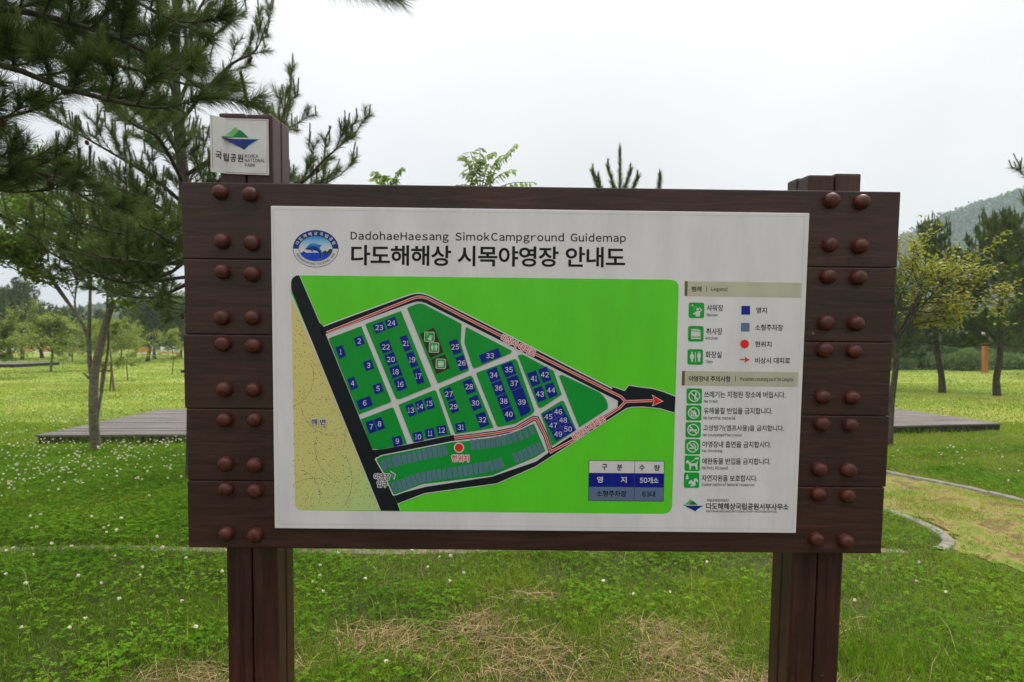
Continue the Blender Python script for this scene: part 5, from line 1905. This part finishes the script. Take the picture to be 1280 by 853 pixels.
hs = empty('house', pos(213, 404, 236), 'small pale house with an orange roof on the left hillside', 'house')
bm = bmesh.new()
add_box(bm, -2.2, 2.2, -1.8, 1.8, -4, 2.2)
bm_obj('wall', bm, bar_w, hs)
bm = bmesh.new()
vs = [bm.verts.new(v) for v in ((-2.5, -2.1, 2.2), (2.5, -2.1, 2.2), (2.5, 2.1, 2.2), (-2.5, 2.1, 2.2), (-2.5, 0, 3.6), (2.5, 0, 3.6))]
for f in ((0, 1, 5, 4), (2, 3, 4, 5), (0, 4, 3), (1, 2, 5), (3, 2, 1, 0)):
    bm.faces.new([vs[i] for i in f])
bm_obj('roof', bm, bar_o, hs)

# ------------------------------------------------------------------ grass, clover, straw
STRAW_PATCHES = [(0.15, 3.2, 0.85, 0.45), (-0.15, 3.55, 0.3, 0.3), (0.75, 3.35, 0.6, 0.45), (-0.75, 3.4, 0.45, 0.3), (0.1, 3.95, 0.35, 0.12), (-1.1, 3.1, 0.3, 0.2), (1.7, 3.5, 0.35, 0.2), (-1.45, 2.95, 0.5, 0.35), (0.9, 2.95, 1.2, 0.3), (-0.1, 2.75, 0.8, 0.35)]


def straw_mask(x, y):
    m = np.zeros(np.shape(x))
    for cx0, cy0, rx, ry in STRAW_PATCHES:
        q = ((x - cx0) / rx) ** 2 + ((y - cy0) / ry) ** 2
        m = np.maximum(m, np.exp(-q * 1.2))
    return m * (0.5 + 0.9 * fbm(np.asarray(x) * 4, np.asarray(y) * 4, 77))


def blades(x, y, h, wd, val, bend, az=None, flat=False):
    n = len(x)
    if az is None:
        az = rng.uniform(0, 2 * PI, n)
    z = gz(x, y)
    p = np.stack([x, y, z - 0.005], 1)
    f = np.stack([np.cos(az), np.sin(az), np.zeros(n)], 1)
    ra = rng.uniform(0, 2 * PI, n)
    sd = np.stack([np.cos(ra), np.sin(ra), np.zeros(n)], 1) * wd[:, None] / 2
    upv = np.array([0, 0, 1.0])
    m = p + f * (h * bend * 0.35)[:, None] + upv * (h * 0.6)[:, None]
    t = p + f * (h * bend)[:, None] + upv * (h * (1 - 0.35 * bend ** 2).clip(0.25))[:, None]
    V = np.stack([p - sd, p + sd, m - sd * 0.8, m + sd * 0.8, t], 1).reshape(-1, 3)
    b5 = np.arange(n)[:, None] * 5
    F4 = b5 + np.array([[0, 1, 3, 2]])
    F3 = b5 + np.array([[2, 3, 4]])
    return V, F4, F3, val


def scatter(n, d0, d1, margin=1.3):
    """points on the ground in front of the viewer, out to either side"""
    d = np.sqrt(rng.uniform(d0 * d0, d1 * d1, n))
    return rng.uniform(-1, 1, n) * (0.82 * d + margin), d


GV_, G4, G3, GA4, GA3, off = [], [], [], [], [], 0
for n, d0, d1, hh, ww in [(150000, 2.0, 4.2, 0.062, 0.0038), (170000, 4.2, 7.0, 0.062, 0.0052), (150000, 7.0, 12.5, 0.07, 0.009), (90000, 12.5, 24, 0.065, 0.016), (80000, 24, 60, 0.07, 0.04)]:
    x, y = scatter(n, d0, d1, 2.4 if d0 < 7 else 2.0)
    path = in_poly(x, y, PATH)
    ok = ~in_deck(x, y, 0.02)
    for kb in (KERB_A, KERB_B, KERB_C):
        if d0 < 12:
            ok &= (near_line(x, y, kb) > 0.05) | (rng.random(n) < (0.4 if kb is KERB_C else 0.08))
    ok &= ~((y > 2.1) & (y < 2.36) & ((np.abs(x + 0.86) < 0.11) | (np.abs(x - 1.05) < 0.11)))
    sm_ = straw_mask(x, y)
    ok &= rng.random(n) > np.clip(sm_ - 0.2, 0, 1) * 0.75
    ok &= ~path | (rng.random(n) < 0.55 + 0.9 * (fbm(x * 2, y * 2, 91) > 0.42))
    tuft = fbm(x * 2.2, y * 2.2, 41)
    if d0 < 7:
        ok &= rng.random(n) < 0.25 + 1.2 * tuft
    x, y, path, tuft = x[ok], y[ok], path[ok], tuft[ok]
    h = hh * rng.uniform(0.45, 1.35, len(x)) * (0.6 + 0.85 * tuft)
    h = np.where(path, h * 0.55, h)
    if d0 > 6:
        h *= 0.75
    # colour: deep green near left, brighter and yellower with distance and in worn patches
    big = fbm(x * 0.25, y * 0.25, 51)
    v = 0.4 + 0.5 * (big - 0.5) + 0.3 * (tuft - 0.5) + np.clip((y - 5) / 8, 0, 1) * 0.25 + np.clip(x / 6, -0.5, 0.8) * 0.08
    v += rng.normal(size=len(x)) * 0.14
    v = np.where(path, 0.62 + 0.5 * (fbm(x * 1.6, y * 1.6, 92) - 0.5) + rng.normal(size=len(x)) * 0.1, v)
    v = np.where(rng.random(len(x)) < 0.05 + 0.12 * path, rng.uniform(0.82, 1.0, len(x)), v)
    bend = rng.uniform(0.3, 1.35, len(x))
    V, f4, f3, a = blades(x, y, h, ww * rng.uniform(0.6, 1.3, len(x)), v, bend)
    GV_.append(V)
    G4.append(f4 + off)
    G3.append(f3 + off)
    GA4.append(a)
    GA3.append(a)
    off += len(V)
# taller tufts around posts, trunks, kerbs and the deck edge
px_, py_ = [], []
for cx0, cy0, rx, ry, n in [(-0.86, 2.22, 0.25, 0.2, 160), (1.05, 2.22, 0.25, 0.2, 160), (-5.85, 9.0, 0.3, 0.25, 200), (-3.74, 7.4, 0.4, 0.3, 200), (-6.0, 9.78, 1.5, 0.1, 420), (-3.9, 9.9, 1.5, 0.1, 300), (6.6, 10.95, 1.6, 0.12, 250), (1.6, 3.2, 0.5, 0.35, 500), (-1.1, 3.1, 0.5, 0.3, 350), (2.0, 3.05, 0.6, 0.4, 500), (0.5, 3.3, 0.25, 0.25, 160)]:
    px_.append(cx0 + rng.normal(size=n) * rx * 0.6)
    py_.append(cy0 + rng.normal(size=n) * ry * 0.6)
x, y = np.concatenate(px_), np.concatenate(py_)
k = ~in_deck(x, y)
x, y = x[k], y[k]
V, f4, f3, a = blades(x, y, rng.uniform(0.1, 0.24, len(x)), rng.uniform(0.003, 0.006, len(x)), rng.uniform(0.2, 0.6, len(x)), rng.uniform(0.2, 0.8, len(x)))
GV_.append(V); G4.append(f4 + off); G3.append(f3 + off); GA4.append(a); GA3.append(a)
tag(np_mesh('grass', np.vstack(GV_), [np.vstack(G4), np.vstack(G3)], FOL['grass'], None, np.concatenate(GA4 + GA3)), 'short uneven lawn grass around the sign', 'grass', kind='stuff')

# dry straw lying in the worn foreground patches
x, y = scatter(75000, 2.3, 4.6, 0.6)
ok = rng.random(len(x)) < (straw_mask(x, y) - 0.42) * 1.5
x, y = x[ok], y[ok]
n = len(x)
L = rng.uniform(0.05, 0.2, n)
az = rng.uniform(0, 2 * PI, n)
el = rng.normal(size=n) * 0.14
d = np.stack([np.cos(az) * np.cos(el), np.sin(az) * np.cos(el), np.sin(el)], 1)
p = np.stack([x, y, gz(x, y) + rng.uniform(0.003, 0.034, n)], 1)
sd = unit(np.cross(d, unit(rng.normal(size=(n, 3)) * 0.4 + np.array([0, 0, 1.0])))) * rng.uniform(0.0012, 0.0028, n)[:, None] / 2
md = p + d * L[:, None] * 0.5 + np.stack([np.zeros(n), np.zeros(n), L * rng.uniform(0, 0.12, n)], 1)
e = p + d * L[:, None]
V = np.stack([p - sd, p + sd, md - sd, md + sd, e - sd * 0.5, e + sd * 0.5], 1).reshape(-1, 3)
b6 = np.arange(n)[:, None] * 6
F = np.vstack([b6 + np.array([[0, 1, 3, 2]]), b6 + np.array([[2, 3, 5, 4]])])
a = rng.uniform(0.0, 0.95, n) ** 1.2
x2, y2 = scatter(320, 2.4, 4.4, 0.5)
k = rng.random(320) < -0.1 + 0.25 + straw_mask(x2, y2)
x2, y2 = x2[k], y2[k]
V2, f4, f3, a2 = blades(x2, y2, rng.uniform(0.1, 0.3, len(x2)), rng.uniform(0.002, 0.004, len(x2)), rng.uniform(0.5, 1.0, len(x2)), rng.uniform(0.2, 1.0, len(x2)))
tag(np_mesh('dry_grass', np.vstack([V, V2]), [np.vstack([F, f4 + len(V)]), f3 + len(V)], FOL['straw'], None, np.concatenate([a, a, a2, a2])), 'mown straw lying in the foreground lawn', 'dry grass', kind='stuff')


# clover: three-leaf leaves on short stalks, with white flower heads
def clover_mask(x, y):
    m = 0.3 + 2.6 * (fbm(x * 1.3, y * 1.3, 61) - 0.46)
    m = m + np.clip((-x - 0.5) * 0.25, -0.15, 0.45) + np.where((x > 0.3) & (y > 3.5), 0.2, 0)
    return np.clip(m, 0, 1) * (1 - np.clip(straw_mask(x, y) * 1.7 - 0.35, 0, 1)) * np.where(in_poly(x, y, PATH), 0.03, 1)


x, y = scatter(170000, 2.1, 9.5, 1.6)
ok = (rng.random(len(x)) < clover_mask(x, y)) & ~in_deck(x, y) & (near_line(x, y, KERB_C) > 0.07) & (near_line(x, y, KERB_A) > 0.07)
x, y = x[ok], y[ok]
n = len(x)
hh = rng.uniform(0.025, 0.075, n)
cpt = np.stack([x, y, gz(x, y) + hh], 1)
V, val = [], []
a0 = rng.uniform(0, 2 * PI, n)
sz = rng.uniform(0.009, 0.017, n) * (1 + 0.04 * y)
vb = 0.5 + 0.7 * (fbm(x * 1.3, y * 1.3, 66) - 0.5) + rng.normal(size=n) * 0.16
tl = rng.normal(size=(n, 2)) * 0.25
for k in range(3):
    a = a0 + k * 2 * PI / 3
    for_ = np.stack([np.cos(a), np.sin(a), np.cos(a) * tl[:, 0] + np.sin(a) * tl[:, 1]], 1)
    sd = np.stack([-np.sin(a), np.cos(a), -np.sin(a) * tl[:, 0] + np.cos(a) * tl[:, 1]], 1)
    s = sz[:, None]
    up = np.array([0, 0, 0.25])
    V.append(np.stack([cpt, cpt + for_ * s * 0.6 + sd * s * 0.5 + up * s, cpt + for_ * s * 1.05 + up * s * 0.5, cpt + for_ * s * 0.6 - sd * s * 0.5 + up * s], 1).reshape(-1, 3))
    val.append(vb + rng.normal(size=n) * 0.04)
V = np.vstack(V)
tag(np_mesh('clover', V, [np.arange(len(V)).reshape(-1, 4)], FOL['clover'], None, np.concatenate(val)), 'low green clover leaves growing through the lawn', 'clover', kind='stuff')

bx, by, bs = [], [], []
for n, d0, d1, sz, dens in [(420, 2.4, 4.7, 0.0125, 0.8), (2200, 4.95, 9.6, 0.0135, 0.9), (3200, 9, 20, 0.016, 0.8)]:
    x, y = scatter(n, d0, d1, 0.4)
    m = np.clip(2.2 * (fbm(x * 0.8, y * 0.8, 71) - 0.33), 0, 1) * np.where(x < -1.2, 1.0, 0.32) * np.where(in_poly(x, y, PATH), 0.05, 1) * (1 - np.clip(straw_mask(x, y), 0, 1))
    ok = (rng.random(n) < m * dens) & ~in_deck(x, y)
    bx.append(x[ok]); by.append(y[ok]); bs.append(np.full(ok.sum(), sz))
x = np.concatenate(bx + [rng.uniform(-7.4, -4.9, 170), rng.uniform(-7.5, -5, 160)])
y = np.concatenate(by + [rng.uniform(8.2, 9.75, 170), rng.uniform(6.2, 8.2, 160)])
s = np.concatenate(bs + [np.full(330, 0.013)]) * rng.uniform(0.75, 1.25, len(x))
n = len(x)
c0 = np.stack([x, y, gz(x, y) + rng.uniform(0.07, 0.13, n)], 1)
m = 26                                                       # florets of one head
dirs = unit(rng.normal(size=(n, m, 3)) + np.array([0, 0, 0.25]))
pd = unit(np.cross(dirs, rng.normal(size=(n, m, 3))))
s3 = s[:, None, None]
b0 = c0[:, None] + dirs * s3 * 0.15
e0 = c0[:, None] + dirs * s3 * np.array([1, 1, 0.85])
V = np.stack([b0, e0 * 0.4 + b0 * 0.6 + pd * s3 * 0.3, e0, e0 * 0.4 + b0 * 0.6 - pd * s3 * 0.3], 2).reshape(-1, 3)
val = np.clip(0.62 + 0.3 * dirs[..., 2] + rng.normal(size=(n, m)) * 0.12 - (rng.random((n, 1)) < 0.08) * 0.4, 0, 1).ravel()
F = np.arange(len(V)).reshape(-1, 4)
stalk = np.stack([c0 - [0.0012, 0, 0], c0 + [0.0012, 0, 0], c0 * [1, 1, 0] + np.stack([np.full(n, 0.0012), np.zeros(n), gz(x, y)], 1), c0 * [1, 1, 0] + np.stack([np.full(n, -0.0012), np.zeros(n), gz(x, y)], 1)], 1).reshape(-1, 3)
o = np_mesh('clover_blossom', np.vstack([V, stalk]), [F, np.arange(len(stalk)).reshape(-1, 4) + len(V)], [FOL['blossom'], FOL['clover']], None, np.concatenate([val, np.full(n, 0.5)]))
o.data.polygons.foreach_set('material_index', np.concatenate([np.zeros(len(F), np.int32), np.ones(n, np.int32)]))
tag(o, 'white clover flower heads dotted over the lawn', 'clover flowers', kind='stuff')

# ------------------------------------------------------------------ hazy air
bm = bmesh.new()
add_box(bm, -760, 760, -140, 940, -2, 140)
hz = new_mat('haze air')
t = hz.node_tree
t.nodes.remove(t.nodes['Principled BSDF'])
pv = t.nodes.new('ShaderNodeVolumePrincipled')
pv.inputs['Color'].default_value = (0.72, 0.84, 0.92, 1)
pv.inputs['Density'].default_value = 0.00075
pv.inputs['Anisotropy'].default_value = 0.2
t.links.new(pv.outputs[0], t.nodes['Material Output'].inputs['Volume'])
tag(bm_obj('haze', bm, hz), 'thin pale haze hanging in the air', 'haze', kind='stuff')
